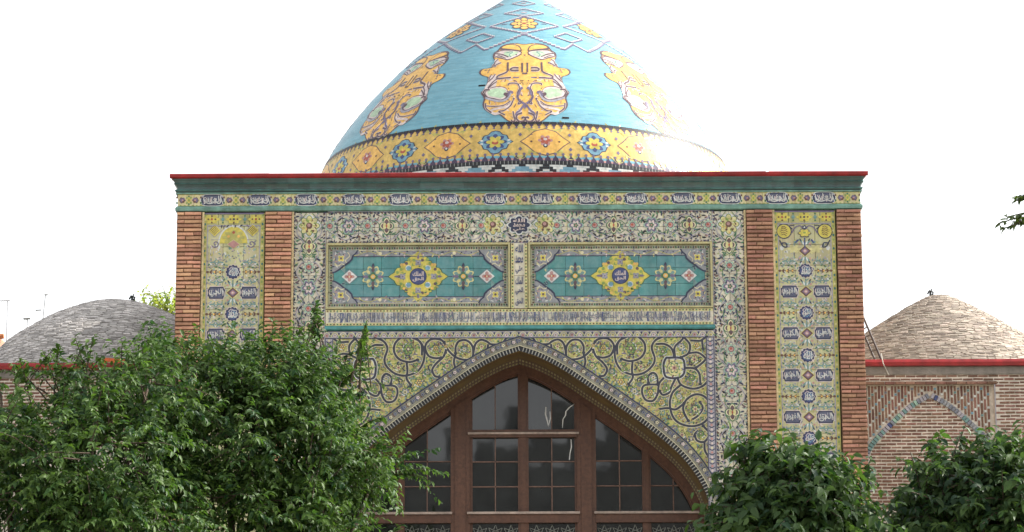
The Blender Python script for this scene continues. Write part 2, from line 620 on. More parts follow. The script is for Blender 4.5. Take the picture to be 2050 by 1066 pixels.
# separate glazed cornice pieces and lapped coping sheets laid over those cores
def strip_piece(name, prof, w, m, proud):
    mb = MB()
    x = w / 2 - .0015
    for (p0, z0), (p1, z1) in zip(prof[:-1], prof[1:]):
        mb.face([(-x, -p0 - proud, z0), (x, -p0 - proud, z0), (x, -p1 - proud, z1), (-x, -p1 - proud, z1)])
    for sx in (-1, 1):
        q = [(sx * x, -p - proud, z) for p, z in prof] + [(sx * x, -prof[-1][0] + .01, prof[-1][1]), (sx * x, -prof[0][0] + .01, prof[0][1])]
        mb.face(q if sx < 0 else q[::-1])
    return me_from(name, mb.V, mb.F, m, mb.M)
M_teal_pc = mat('teal_cornice_piece', (0.065, 0.135, 0.125), 0.3, 0.5, 9.0, spec=0.5, second=(0.07, 0.088, 0.085), bump=0.25, obj_var=0.22, hue_var=0.02)
for (zlo, zhi, prof) in ((0, 0, [(0.052, FZ(365.9)), (0.040, FZ(365)), (0.055, FZ(361.5)), (0.076, FZ(358.2)), (0.076, FZ(356.7))]),
                         (0, 0, [(0.006, FZ(377.8)), (0.010, FZ(376.3)), (0.012, FZ(373)), (0.03, FZ(369.5)), (0.046, FZ(367.1))])):
    n = 31
    w = 2 * HW / n
    me = strip_piece('cornice_tile', prof, w, M_teal_pc, .004)
    for k in range(n):
        link('cornice_tile', me, portal, (-HW + w * (k + .5), R.uniform(-.003, .001), R.uniform(-.001, .001)))
me = strip_piece('coping_sheet', [(0.085, FZ(356.3)), (0.105, FZ(354)), (0.112, FZ(348.5)), (0.09, FZ(346.8))], 2 * (HW + .1) / 7, M_red, .006)
for k in range(7):
    link('coping_sheet', me, portal, (-HW - .1 + 2 * (HW + .1) / 7 * (k + .5), R.uniform(-.005, .003), R.uniform(-.004, .004)), (0, R.uniform(-.0025, .0025), R.uniform(-.002, .002)))
# --- frieze with lettered cartouches
M_frieze = mat('yellow_frieze_tile', (0.62, 0.53, 0.33), 0.4, 0.25, 10.0, obj_var=0.14, hue_var=.015, second=(.55, .48, .22))
frieze = MB().box(-HW, HW, 0.0, 4.55, FZ(411), FZ(387.2)).build('frieze', M_mortar, portal)
nt_ = 42
for i in range(nt_):
    w = 2 * HW / nt_
    link('tile', block_mesh(w - 0.004, 0.03, (411 - 387.6) * UZ, M_frieze, 0.002), frieze, (-HW + w * (i + .5), -0.012, FZ(399.2)))
cart = Deco()
for (w, h, c, l) in ((25, 12.4, 'white', 1), (23, 11, 'navy', 2), (19.5, 8.6, 'inkblue', 2.5)):
    cart.poly(catmull([(-w, 0), (-w * .86, -h * .62), (-w * .62, -h * .97), (0, -h), (w * .62, -h * .97), (w * .86, -h * .62), (w, 0), (w * .86, h * .62), (w * .62, h * .97), (0, h), (-w * .62, h * .97), (-w * .86, h * .62)], 2, True), c, l)
for sx in (-1, 1):
    cart.leaf(sx * 16, 6, PI / 2 - sx * 1.0, 6, 3, 'cobalt', 3)
    cart.leaf(sx * 17, -6, -PI / 2 + sx * 1.0, 6, 3, 'greyviolet', 3)
rc = random.Random(3)
for i in range(9):
    x = -17 + i * 4.2
    cart.stroke([(x, rc.uniform(-8, -3)), (x + rc.uniform(-3, 3), rc.uniform(-2, 3)), (x + rc.uniform(-5, 5), rc.uniform(4, 8))], 1.5, rc.choice(('lilac', 'white', 'greyviolet', 'lilac')), 3, 4)
cart.stroke([(-18, -3), (-12, 5), (-4, 7), (6, 4), (14, 7), (18, 1)], 2.0, 'white', 4, 4)
cart_me = cart.mesh('cartouche')
palm = Deco()
for sx in (-1, 1):
    palm.leaf(sx * 20, 0, 0 if sx < 0 else PI, 14, 13, 'umber', 1).leaf(sx * 18.5, 0, 0 if sx < 0 else PI, 10, 8, 'purple', 1.5)
    palm.disc(sx * 11, -3, 2.6, 2.6, 'purple', 2, 7)
    palm.disc(sx * 11, 3, 2.6, 2.6, 'brown', 2, 7)
    palm.disc(sx * 12.5, 0, 2, 1.8, 'pink', 3, 6)
    palm.disc(sx * 24, -5.5, 2, 2.6, 'brown', 1, 6)
    palm.disc(sx * 24, 5.5, 2, 2.6, 'green', 1, 6)
    palm.leaf(sx * 4, 8, -PI / 2, 6, 4, 'leafgreen', 1)
    palm.leaf(sx * 4, -8, PI / 2, 6, 4, 'leafgreen', 1)
palm.diamond(0, 0, 4, 7, 'yellow', 2).disc(0, 0, 2, 3, 'leafgreen', 3, 6).disc(0, -8, 2, 2, 'green', 2, 6).disc(0, 8, 2, 2, 'green', 2, 6)
palm_me = palm.mesh('palmette')
words = ['العزيز', 'الرحيم', 'الكريم', 'الحكيم', 'العليم', 'الحسيب', 'الرقيب', 'الملك', 'الحليم', 'القيوم', 'الحميد', 'الرزاق', 'الحفيظ'.replace('ظ', 'ط'), 'العلي']
for k in range(14):
    x = -613.5 + 94.15 * k
    c = link('cartouche', cart_me, frieze, (FX(x), -0.014, FZ(399.2)))
    link('script', script_mesh(words[k], 35, 17.5, 'white', .004), frieze, (FX(x), -0.0125, FZ(399)))
for k in range(15):
    link('palmette', palm_me, frieze, (FX(-660.5 + 94.15 * k), -0.014, FZ(399.2)))
ed = Deco()
for i in range(170):
    x = -680 + i * 8.05
    ed.disc(x, -11, 2.2, 1.1, 'olive', 1, 6)
    ed.disc(x + 3, 10.6, 2.2, 1.0, 'leafgreen', 1, 6)
ed.put('dot_border', frieze, 0, 399.2, -0.0135, kind='stuff')

# --- brick piers
PITCH = 8.25
def pier(x0, x1, ylow, seed):
    rr = random.Random(seed)
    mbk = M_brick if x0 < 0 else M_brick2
    p = MB().box(FX(x0), FX(x1), -0.042, 0.09, 0, FZ(424)).build('pier', M_mortar, portal)
    w = x1 - x0
    y = 424.5 + 3
    k = 0
    low = MB()
    while FZ(y) > 0.1:
        cut = w * (0.66 if k % 2 else 0.36) + rr.uniform(-4, 4)
        segs = [(0, cut), (cut, w)]
        for a, b in segs:
            ww = (b - a) * U - 0.008
            wq = round(ww / 0.02) * 0.02 + rr.choice((0, 0)) if False else ww
            # a few shared lengths: snap the joint
            wq = max(round(ww / 0.015) * 0.015, 0.05)
            cx = FX(x0 + (a + b) / 2)
            if y < ylow:
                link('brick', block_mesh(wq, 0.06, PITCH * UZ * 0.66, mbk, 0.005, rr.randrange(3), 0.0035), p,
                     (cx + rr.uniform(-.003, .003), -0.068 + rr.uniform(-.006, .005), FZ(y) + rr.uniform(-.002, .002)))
            else:
                low.box(cx - wq / 2, cx + wq / 2, -0.064, -0.045, FZ(y) - .02, FZ(y) + .02)
        y += PITCH
        k += 1
    low.build('lower_bricks', M_brick, p, kind='stuff')
    return p


pier(-683, -634, 735, 1)
pier(-506, -454, 720, 2)
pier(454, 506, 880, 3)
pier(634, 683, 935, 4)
# returns beside the piers, coloured pale as if the sun lay on them
es = MB()
for x in (-453.6, -632.8, 506.4, 453.4 - 4.4):
    es.box(FX(x), FX(x + 4), -0.03, 0.08, 0, FZ(424))
es.build('edge_strip', M_edge, portal)

# ------------------------------------------------------------------ niche panels
M_sage = mat('sage_cream_tile', (0.49, 0.48, 0.31), 0.36, 0.22, 11.0, obj_var=0.12, hue_var=0.02, second=(0.55, 0.50, 0.26))
M_yel = mat('yellow_tile', (0.43, 0.41, 0.18), 0.36, 0.25, 9.0, obj_var=0.1)
M_joint = mat('tile_joint', (0.20, 0.20, 0.16), 0.9, 0.3, 15)

roundel = Deco()
roundel.lobed(0, 0, 18, 18, 12, .10, 'lilac', 1).lobed(0, 0, 16.5, 16.5, 12, .10, 'navy', 2).disc(0, 0, 13.2, 13.2, 'cobalt', 3, 18)
for i in range(14):
    a = i * 2.399
    q = 3 + 9 * (i / 14)
    roundel.stroke([(q * math.cos(a), q * math.sin(a)), (q * math.cos(a + .5) + 2, q * math.sin(a + .5) - 2), (q * math.cos(a + 1.1), q * math.sin(a + 1.1))], 1.4, ('lilac', 'white', 'sky')[i % 3], 4, 3)
roundel_me = roundel.mesh('roundel')
kart = Deco()
for (w, h, c, l) in ((19, 13.5, 'lilac', 1), (17.6, 12.2, 'navy', 2), (15, 10, 'inkblue', 2.5)):
    kart.poly([(-w, -h * .55), (-w * .86, -h * .62), (-w * .78, -h), (w * .78, -h), (w * .86, -h * .62), (w, -h * .55), (w * .93, 0), (w, h * .55), (w * .86, h * .62), (w * .78, h), (-w * .78, h), (-w * .86, h * .62), (-w, h * .55), (-w * .93, 0)], c, l)
for i in range(10):
    x = -13 + i * 2.9
    kart.stroke([(x, rc.uniform(-9, -4)), (x + rc.uniform(-3, 3), rc.uniform(-2, 2)), (x + rc.uniform(-4, 4), rc.uniform(4, 9))], 1.4, ('lilac', 'white', 'greyviolet', 'cobalt')[i % 4], 3, 4)
kart_me = kart.mesh('cartouche')
loz = Deco()
loz.diamond(0, 0, 14.5, 13, 'paleyel', 1).diamond(0, 0, 12, 10.8, 'brown', 2).diamond(0, 0, 8, 7.2, 'purple', 3).diamond(0, 0, 5, 4.6, 'pink', 4).disc(0, 0, 1.6, None, 'white', 5, 6)
for sy in (-1, 1):
    for sx in (-1, 1):
        loz.leaf(0, sy * 13, sy * PI / 2 - sx * sy * .9, 15, 5, 'bluegreen', 1, 1)
        loz.leaf(sx * 2, sy * 12, sy * PI / 2 - sx * sy * .35, 10, 3.5, 'white', 2)
        loz.disc(sx * 10, sy * 15, 2.2, None, 'pink', 2, 6)
        loz.leaf(sx * 7, sy * 20, sy * PI / 2 - sx * sy * .6, 7, 3, 'navy', 1)
    loz.stroke([(0, sy * 11), (0, sy * 26)], 2.2, 'bluegreen', 2)
loz_me = loz.mesh('lozenge')
arrow = Deco()
for q in (-12, -3, 6):
    arrow.leaf(q, 0, .75, 7, 3, 'brown', 1).leaf(q, 0, -.75, 7, 3, 'brown', 1)
arrow.stroke([(-17, 0), (16, 0)], 1.5, 'brown', 2).disc(-17, 0, 3.2, 2.6, 'brown', 2, 6).disc(-3, 0, 2, None, 'orange', 3, 6).disc(8, 0, 2, None, 'orange', 3, 6)
arrow_me = arrow.mesh('arrow_spray')
scroll = Deco()
for sx in (-1, 1):
    scroll.stroke([(0, 2), (sx * 6, -3), (sx * 13, -1), (sx * 17, 4)], 2.6, 'bluegreen', 1, 4)
    scroll.stroke([(sx * 2, 5), (sx * 8, 1), (sx * 14, 5)], 1.4, 'greyviolet', 2, 3)
    scroll.leaf(sx * 5, -3, -PI / 2 - sx * .6 + (0 if sx > 0 else 0), 6, 3, 'bluegreen', 2)
    scroll.leaf(sx * 13, 0, PI / 2 - sx * .8, 6, 3, 'green', 2)
    scroll.leaf(sx * 9, 3, -PI / 2 + sx * .9, 7, 3.4, 'white', 3).leaf(sx * 15, 6, PI / 2 + sx * .7, 6, 3, 'slate', 2).leaf(sx * 3, 7, sx * .4, 8, 3, 'green', 2).leaf(sx * 10, -7, PI + sx * .4, 7, 3, 'greyviolet', 2).leaf(sx * 18, -2, -PI / 2 + sx * .3, 6, 3, 'slate', 2)
scroll.disc(0, 0, 3.4, 3, 'bluegreen', 2, 8).disc(0, 0, 1.5, None, 'lilac', 3, 6)
scroll_me = scroll.mesh('foliage_scroll')


def tile_grid(parent, x0, x1, y0, y1, tw, th, Y, m, gap=0.005, off=0.0, wob=0.0015):
    """separate tiles over a survey rectangle"""
    nx = max(1, round((x1 - x0) / tw))
    ny = max(1, round((y1 - y0) / th))
    w, h = (x1 - x0) / nx, (y1 - y0) / ny
    for j in range(ny):
        for i in range(nx):
            link('tile', block_mesh(w * U - gap, 0.03, h * UZ - gap, m, 0.003), parent,
                 (FX(x0 + w * (i + .5)), Y + R.uniform(-wob, wob), FZ(y0 + h * (j + .5))))


wcirc = ['الله', 'محمد', 'علي', 'الله', 'محمد', 'علي']
wrect = ['الحي', 'القيوم', 'الحق', 'الكبير', 'العلي', 'الحكم']
for side, cx in ((-1, -570), (1, 570)):
    pn = MB().box(FX(cx - 62.5), FX(cx + 62.5), 0.03, 0.095, 0, FZ(424)).build('niche_panel', M_joint, portal)
    ylow = 760 if side < 0 else 1010
    tile_grid(pn, cx - 62, cx + 62, 425, 451, 31, 26, 0.0, M_yel)
    ny = int((ylow - 452) // 42)
    tile_grid(pn, cx - 62, cx + 62, 452, 452 + ny * 42, 41.4, 42, 0.0, M_sage)
    MB().box(FX(cx - 62), FX(cx + 62), 0.002, 0.03, 0.0, FZ(452 + ny * 42 + 1)).build('lower_facing', M_sage, pn)
    fr = Deco()
    H = ylow - 425
    for sx in (-1, 1):
        fr.rect(sx * 61.5, sx * 53.5, 0, H, 'olive', 1)
        fr.rect(sx * 53.5, sx * 51.5, 25, H, 'greyviolet', 2)
        fr.rect(sx * 46.5, sx * 48, 28, H, 'paleyel', 2)
        for q in range(int(H // 9)):
            fr.disc(sx * 57.5, 5 + q * 9, 2.2, 2.8, ('leafgreen', 'paleyel', 'teal')[q % 3], 3, 6)
    fr.rect(-60, 60, 0, 3, 'purple', 4)
    fr.rect(-53, 53, 25, 27, 'greyviolet', 3)
    for q in range(5):
        x = -44 + q * 22
        if q % 2 == 0:
            fr.lobed(x, 13, 15, 9, 6, .2, 'yellow', 2)
            for a in range(4):
                fr.disc(x + 7 * math.cos(a * PI / 2), 13 + 6.5 * math.sin(a * PI / 2), 2, None, 'brown', 3, 6)
            fr.disc(x, 13, 2.4, None, 'navy' if q == 2 else 'red', 4, 6)
        else:
            fr.diamond(x, 13, 4, 5, 'bluegreen', 3)
            fr.disc(x, 6, 2, None, 'green', 3, 6).disc(x, 20, 2, None, 'green', 3, 6)
    fr.put('panel_border', pn, cx, 425, -0.002, kind='stuff')
    # heads differ left and right
    hd = Deco()
    if side < 0:
        arc = [(-28 * math.cos(t), 62 - 34 * math.sin(t)) for t in np.linspace(0, PI, 17)]
        hd.poly([(-31 * math.cos(t), 62 - 37 * math.sin(t)) for t in np.linspace(0, PI, 17)], 'white', 1)
        hd.poly(arc, 'yellow', 2)
        hd.lobed(0, 50, 22, 14, 8, .25, 'olive', 3).disc(-10, 48, 3, None, 'orange', 4, 7).disc(10, 48, 3, None, 'orange', 4, 7).disc(0, 40, 3, None, 'red', 4, 7)
        hd.diamond(0, 64, 14, 10, 'paleyel', 3).diamond(0, 64, 12, 8.5, 'pink', 4)
        for sx in (-1, 1):
            hd.diamond(sx * 38, 36, 14, 14, 'greyviolet', 1).diamond(sx * 38, 36, 12.5, 12.5, 'yellow', 2)
            for q in range(-2, 3):
                hd.stroke([(sx * 38 - 6 + q * 2.2, 36 + 4 + q * 2.2), (sx * 38 + 4 + q * 2.2, 36 - 6 + q * 2.2)], 1.1, 'brown', 3)
            hd.stroke([(sx * 36 + 8 * math.cos(t) * (t / 9), 63 + 8 * math.sin(t) * (t / 9)) for t in np.linspace(1, 9, 18)], 2.0, 'purple', 2)
            hd.rect(sx * 36 - 9, sx * 36 + 9, 54, 55, 'greyviolet', 2)
        for q in range(8):
            hd.leaf(-24 + q * 7, 24, PI / 2 + R.uniform(-1, 1), 8, 3, R.choice(('purple', 'navy', 'white')), 2)
        rows, first = [545, 630, 715], 545
        lzs, cts = [587, 671], [587, 671]
    else:
        for sx in (-1, 1):
            hd.disc(sx * 41, 42, 15.5, None, 'navy', 1, 18).disc(sx * 41, 42, 13.6, None, 'yellow', 2, 18)
            for q in range(-2, 3):
                hd.stroke([(sx * 41 - 7 + abs(q), 42 + q * 4), (sx * 41 - 1, 42 + q * 4 - 2.5), (sx * 41 + 7 - abs(q), 42 + q * 4 + 1)], 1.5, 'brown', 3, 3)
            hd.stroke([(sx * 26, 46), (sx * 18, 34), (sx * 8, 31), (sx * 4, 38), (sx * 10, 42)], 2.4, 'purple', 2, 4)
            hd.stroke([(sx * 50, 60), (sx * 44, 72), (sx * 36, 74), (sx * 38, 66), (sx * 46, 66)], 2.6, 'navy', 2, 4)
            hd.stroke([(sx * 20, 30), (sx * 30, 31), (sx * 24, 38)], 1.8, 'navy', 3, 4)
            hd.disc(sx * 46, 76, 4, 5, 'white', 1, 8)
            hd.leaf(sx * 22, 62, PI / 2 + sx, 10, 4, 'bluegreen', 2)
            hd.leaf(sx * 12, 58, PI / 2 - sx * .7, 12, 4, 'cobalt', 2)
            hd.lobed(sx * 22, 78, 12, 8, 6, .3, 'paleyel', 1)
        hd.lobed(0, 46, 13, 9, 6, .2, 'navy', 1).lobed(0, 45.5, 11.5, 7.5, 6, .2, 'yellow', 2).disc(0, 45, 3, 2, 'leafgreen', 3, 6)
        hd.flower(0, 34, 4.5, 5, 'navy', 'white', 3)
        hd.stroke([(0, 55), (0, 76)], 2.5, 'cobalt', 2)
        rows = [545 + 2, 630 + 2, 715 + 2, 799, 882, 966]
        lzs = [507, 589, 673, 757, 840, 922]
        cts = [589, 673, 757, 840, 922]
    hd.put('panel_head', pn, cx, 425, -0.0035, kind='stuff')
    for i, y in enumerate(rows):
        r_ = link('roundel', roundel_me, pn, (FX(cx), -0.003, FZ(y)), scale=(.86, 1, .86))
        link('script', script_mesh(wcirc[(i + (side > 0)) % 6], 17, 16.5, 'white', .012), pn, (FX(cx), -0.003, FZ(y)))
        for sx in (-1, 1):
            link('arrow_spray', arrow_me, pn, (FX(cx + sx * 34), -0.003, FZ(y)), (0, PI if sx > 0 else 0, 0), (1, 1, 1)) if sx < 0 else \
                link('arrow_spray', arrow_me, pn, (FX(cx + sx * 34), -0.003, FZ(y)), scale=(-1, 1, 1))
            for dy in (-17, 18):
                link('foliage_scroll', scroll_me, pn, (FX(cx + sx * 33), -0.003, FZ(y + dy)), scale=(1, 1, 1 if dy < 0 else -1))
    for y in lzs:
        link('lozenge', loz_me, pn, (FX(cx), -0.0035, FZ(y)))
    for i, y in enumerate(cts):
        for sx in (-1, 1):
            link('cartouche', kart_me, pn, (FX(cx + sx * 32.5), -0.003, FZ(y)))
            link('script', script_mesh(wrect[(i * 2 + (sx > 0) + (side > 0)) % 6], 26, 17, 'white', .008), pn, (FX(cx + sx * 32.5), -0.003, FZ(y)))
    # scattered leaf specks of the ground pattern
    bgd = Deco()
    for q in range(1000 if side > 0 else 640):
        x, y = R.uniform(-50, 50), R.uniform(60, H - 4)
        bgd.leaf(x, y, R.uniform(0, 6.28), R.uniform(4, 9), R.uniform(2, 3.4), R.choice(('white', 'seafoam', 'paleyel', 'greyviolet', 'bluegreen', 'white', 'olive', 'lilac', 'slate')), 0.3)
    bgd.put('leaf_ground', pn, cx, 425, -0.0016, kind='stuff')

# ------------------------------------------------------------------ white floral border (upside-down U)
M_white = mat('offwhite_tile', (0.60, 0.555, 0.435), 0.34, 0.16, 9.0, obj_var=0.10, hue_var=0.01)
border = MB().box(FX(-453), FX(-385), 0.032, 0.095, 0, FZ(424)).box(FX(385), FX(453), 0.032, 0.095, 0, FZ(424)).box(FX(-385), FX(385), 0.032, 0.095, FZ(487), FZ(424)).build('floral_border', M_joint, portal)
tile_grid(border, -385, 385, 425, 487, 32, 31, 0.002, M_white)
for sx in (-1, 1):
    y_end = 745 if sx < 0 else 1010
    tile_grid(border, sx * 385, sx * 453, 425, 425 + 32 * round((y_end - 425) / 32), 34, 32, 0.002, M_white) if sx > 0 else \
        tile_grid(border, -453, -385, 425, 425 + 32 * round((y_end - 425) / 32), 34, 32, 0.002, M_white)
    yb = 425 + 32 * round((y_end - 425) / 32)
    x0, x1 = (385, 453) if sx > 0 else (-453, -385)
    MB().box(FX(x0), FX(x1), 0.003, 0.03, 0, FZ(yb + .5)).build('lower_facing', M_white, border)


def border_unit(seed):
    """one repeat, 84 long by 66 high, mirrored about its axis; drawn lying along x"""
    rr = random.Random(seed)
    d = Deco()
    half = []
    for i in range(26):          # big curled leaf strokes
        x, y = -42 + 84 * (i + .5) / 26 + rr.uniform(-2, 2), (-28, -20, -11, -25, -15, -6, -23)[i % 7] + rr.uniform(-2, 2)
        a = rr.uniform(0, 2 * PI)
        L = rr.uniform(8, 13)
        c = rr.choice(('navy', 'black', 'green', 'navy', 'umber', 'brown', 'navy'))
        half.append((x, y, a, L, rr.uniform(3.0, 4.4), c, rr.uniform(-3.5, 3.5)))
    for i in range(44):
        x, y = rr.uniform(-42, 42), rr.uniform(-31, -3)
        half.append((x, y, rr.uniform(0, 2 * PI), rr.uniform(5, 8), rr.uniform(2.0, 3.0), rr.choice(('leafgreen', 'rose', 'seafoam', 'paleyel', 'greyviolet', 'green', 'umber', 'navy', 'bluegreen', 'slate')), rr.uniform(-2, 2)))
    for (x, y, a, L, w, c, b) in half:
        d.leaf(x, y, a, L, w, c, 1.2, b)
        d.leaf(x, -y, -a, L, w, c, 1.2, -b)
    for sy in (-1, 1):
        d.stroke([(-42, sy * 20), (-30, sy * 11), (-18, sy * 20), (-6, sy * 25), (6, sy * 20), (18, sy * 11), (30, sy * 14), (42, sy * 20)], 1.8, 'greyviolet', 2, 4)
        d.stroke([(-42, sy * 6), (-31, sy * 13), (-21, sy * 4), (-11, sy * 13), (0, sy * 14), (11, sy * 13), (21, sy * 4), (31, sy * 13), (42, sy * 6)], 1.3, 'green', 2, 3)
        for i in range(12):       # triangular rim leaves
            x = -42 + 7 * i
            d.leaf(x, sy * 32.5, -sy * (PI / 2 - .7), 7, 3.2, 'navy' if i % 3 else 'brown', 2)
        d.rect(-42, 42, sy * 32.9, sy * 31.8, 'greyviolet', 3)
    return d


bu = [border_unit(11).mesh('arabesque'), border_unit(12).mesh('arabesque'), border_unit(13).mesh('arabesque')]
ros_r = Deco()
ros_r.lobed(0, 0, 14, 14, 8, .3, 'slate', 3).lobed(0, 0, 11.6, 11.6, 8, .3, 'cream', 4).lobed(0, 0, 10, 10, 8, .35, 'seafoam', 5).disc(0, 0, 6.2, None, 'umber', 6, 10).disc(0, 0, 5.0, None, 'rose', 7, 9).disc(-.8, -.8, 2.6, None, 'red', 8, 7)
ros_y = Deco()
ros_y.lobed(0, 0, 14, 17, 4, .3, 'green', 3).lobed(0, 0, 12, 15, 4, .3, 'cream', 4).lobed(0, 0, 10, 12, 4, .3, 'umber', 5).disc(-3.8, 0, 3.6, 6.5, 'paleyel', 6, 9).disc(3.8, 0, 3.6, 6.5, 'paleyel', 6, 9).disc(0, 0, 1.8, 3.4, 'red', 7, 7).disc(0, -12, 2, None, 'brown', 6, 6).disc(0, 12, 2, None, 'brown', 6, 6)
ros_p = Deco()
ros_p.lobed(0, 0, 15, 17, 6, .3, 'seafoam', 3).lobed(0, 0, 12.5, 14.5, 6, .3, 'purple', 4).lobed(0, 0, 9, 10, 6, .3, 'lilac', 5).flower(0, 0, 5, 5, 'green', 'pink', 6)
for (a, b) in ((-7, -8), (7, -8), (-7, 8), (7, 8)):
    ros_p.disc(a, b, 1.8, None, 'navy', 6, 6)
ros_me = {'r': ros_r.mesh('rosette'), 'y': ros_y.mesh('rosette'), 'p': ros_p.mesh('rosette')}
big = Deco()
big.lobed(0, 0, 22, 22, 4, .2, 'white', 3).lobed(0, 0, 20.5, 20.5, 8, .18, 'green', 4).lobed(0, 0, 19, 19, 8, .2, 'paleyel', 5)
for a in range(8):
    big.disc(12 * math.cos(a * PI / 4 + .4), 12 * math.sin(a * PI / 4 + .4), 2.6, None, ('brown', 'leafgreen')[a % 2], 6, 6)
for a in range(22):
    big.leaf(9 * math.cos(a * 2.4) * (.7 + a / 22), 9 * math.sin(a * 2.4) * (.7 + a / 22), a * 1.7, 7, 3, ('olive', 'brown', 'leafgreen', 'cream', 'tan')[a % 5], 6)
big.disc(0, 0, 6.5, None, 'brown', 7.5, 10).disc(-1, -1, 3.6, None, 'rose', 8.6, 8)
big_me = big.mesh('rosette')
sq = 'rypr'
for k in range(-5, 6):
    if k == 0:
        continue
for k in range(9):       # along the top
    x = -340 + 85 * k
    o = link('arabesque', bu[k % 2], border, (FX(x), -0.001, FZ(456)), kind='stuff')
for i, x in enumerate(np.arange(-378, 379, 37.8)):
    if abs(x) < 70 or abs(x) > 400:
        continue
    link('rosette', ros_me['rpry'[i % 4]], border, (FX(x), -0.001, FZ(453)))
for sx in (-1, 1):
    for k in range(7 if sx > 0 else 4):
        link('arabesque', bu[(k + 1) % 3], border, (FX(sx * 419), -0.001, FZ(426 + 42 + 84 * k)), (0, PI / 2, 0), kind='stuff')
    ys = np.arange(452, 1005 if sx > 0 else 730, 42)
    for i, y in enumerate(ys):
        if i == 0:
            link('rosette', big_me, border, (FX(sx * 419), -0.0015, FZ(y)))
        else:
            link('rosette', ros_me['yrpr'[(i - 1) % 4]], border, (FX(sx * 419), -0.0015, FZ(y)))
for x in (-52, 52):
    link('rosette', big_me, border, (FX(x), -0.002, FZ(451)))
med = Deco()
med.lobed(0, 0, 24, 20, 8, .15, 'white', 3).lobed(0, 0, 21, 17, 8, .15, 'navy', 4)
link('roundel', med.mesh('roundel'), border, (0, -0.002, FZ(452)))
for q, t_ in enumerate(('الله', 'محمد', 'علي')):
    link('script', script_mesh(t_, 24, 7.5, 'lilac', .03), border, (0, -0.002, FZ(443 + 9 * q)))

# ------------------------------------------------------------------ turquoise panels
M_turq = mat('turquoise_tile', (0.055, 0.225, 0.23), 0.3, 0.3, 9.0, spec=0.5, obj_var=0.10, hue_var=0.012, second=(0.13, 0.285, 0.285), bump=0.08)
M_ymould = mat('yellow_glazed_moulding', (0.52, 0.45, 0.20), 0.4, 0.3, 22.0, second=(.42, .40, .24))
M_olive = mat('olive_yellow_tile', (0.50, 0.46, 0.16), 0.36, 0.25, 9.0, obj_var=0.1, hue_var=0.015)
field = MB().box(FX(-385), FX(385), 0.084, 0.096, FZ(655), FZ(487)).build('panel_wall', M_joint, portal)

M_rimt = mat('grey_green_tile', (0.40, 0.41, 0.30), 0.36, 0.25, 9.0, obj_var=0.1)
medal = Deco()
def quat(rx, ry, seed=0):
    """four-pointed lobed outline"""
    P = []
    for q in range(4):
        a0 = q * PI / 2
        for t, rr_ in ((0, 1.0), (.06, .93), (.12, .86), (.19, .87), (.27, .86), (.33, .77), (.41, .82), (.5, .75), (.59, .82), (.67, .77), (.73, .86), (.81, .87), (.88, .86), (.94, .93)):
            a = a0 + t * PI / 2
            k = rr_ / max(abs(math.cos(a)) + abs(math.sin(a)), 1) ** 0.35
            P.append((rx * k * math.cos(a), ry * k * math.sin(a)))
    return P
medal.poly(quat(61, 55), 'green', 1).poly(quat(58.5, 52.5), 'yellow', 2).poly(quat(49, 44), 'olive', 3).poly(quat(47, 42), 'yellow', 3.5)
for i in range(60):
    a, q = i * 2.399, 18 + 26 * ((i * 0.618) % 1)
    medal.leaf(q * math.cos(a), q * .9 * math.sin(a), a + i, 7, 3, ('yellow', 'leafgreen', 'olive', 'tan', 'yellow', 'green')[i % 6], 4.2)
for i in range(28):
    a = 2 * PI * i / 28
    k = 46 if i % 2 else 41
    medal.disc(k * .92 * math.cos(a), k * .83 * math.sin(a), 3.4, 3.4, ('leafgreen', 'tan', 'umber', 'leafgreen')[i % 4], 4, 6)
for i in range(4):
    a = i * PI / 2
    c, s_ = math.cos(a), math.sin(a)
    medal.lobed(31 * c, 28 * s_, 6.8, 6.8, 4, .3, 'dusk', 5, PI / 4).disc(31 * c, 28 * s_, 3.8, None, 'greyviolet', 6, 7).disc(31 * c, 28 * s_, 2, None, 'purple', 7, 6)
    medal.leaf(38 * c, 35 * s_, a, 10, 5, 'purple', 6)
    a += PI / 4
    c, s_ = math.cos(a), math.sin(a)
    medal.disc(27 * c, 24 * s_, 6.5, 6, 'white', 5, 9).disc(27 * c, 24 * s_, 4.8, 4.4, 'sky', 6, 9)
    medal.leaf(20 * c, 18 * s_, a + .8, 9, 3.4, 'leafgreen', 5).leaf(20 * c, 18 * s_, a - .8, 9, 3.4, 'leafgreen', 5)
    medal.disc(40 * c, 34 * s_, 3, None, 'orange', 5, 6)
medal.lobed(0, 0, 19.5, 19.5, 12, .08, 'yellow', 6).disc(0, 0, 17.2, None, 'navy', 7, 20).disc(0, 0, 15.6, None, 'cobalt', 8, 20)
medal_me = medal.mesh('medallion')
side_ros = Deco()
for a in range(8):
    side_ros.leaf(8 * math.cos(a * PI / 4), 8 * math.sin(a * PI / 4), a * PI / 4, 15 if a % 2 == 0 else 11, 7, ('purple', 'paleyel', 'umber', 'paleyel')[a % 4], 2)
side_ros.lobed(0, 0, 21, 21, 8, .28, 'paleyel', 1, PI / 8).lobed(0, 0, 18, 18, 8, .3, 'bluegreen', 1.6, PI / 8).lobed(0, 0, 9, 9, 4, .25, 'green', 4).disc(0, 0, 4.8, None, 'orange', 5, 9).disc(0, 0, 2.4, None, 'cream', 6, 7)
for a in (PI / 2, -PI / 2):
    side_ros.leaf(0, 19 * math.sin(a), a, 9, 6, 'navy', 1)
side_ros_me = side_ros.mesh('rosette')
end_loz = Deco()
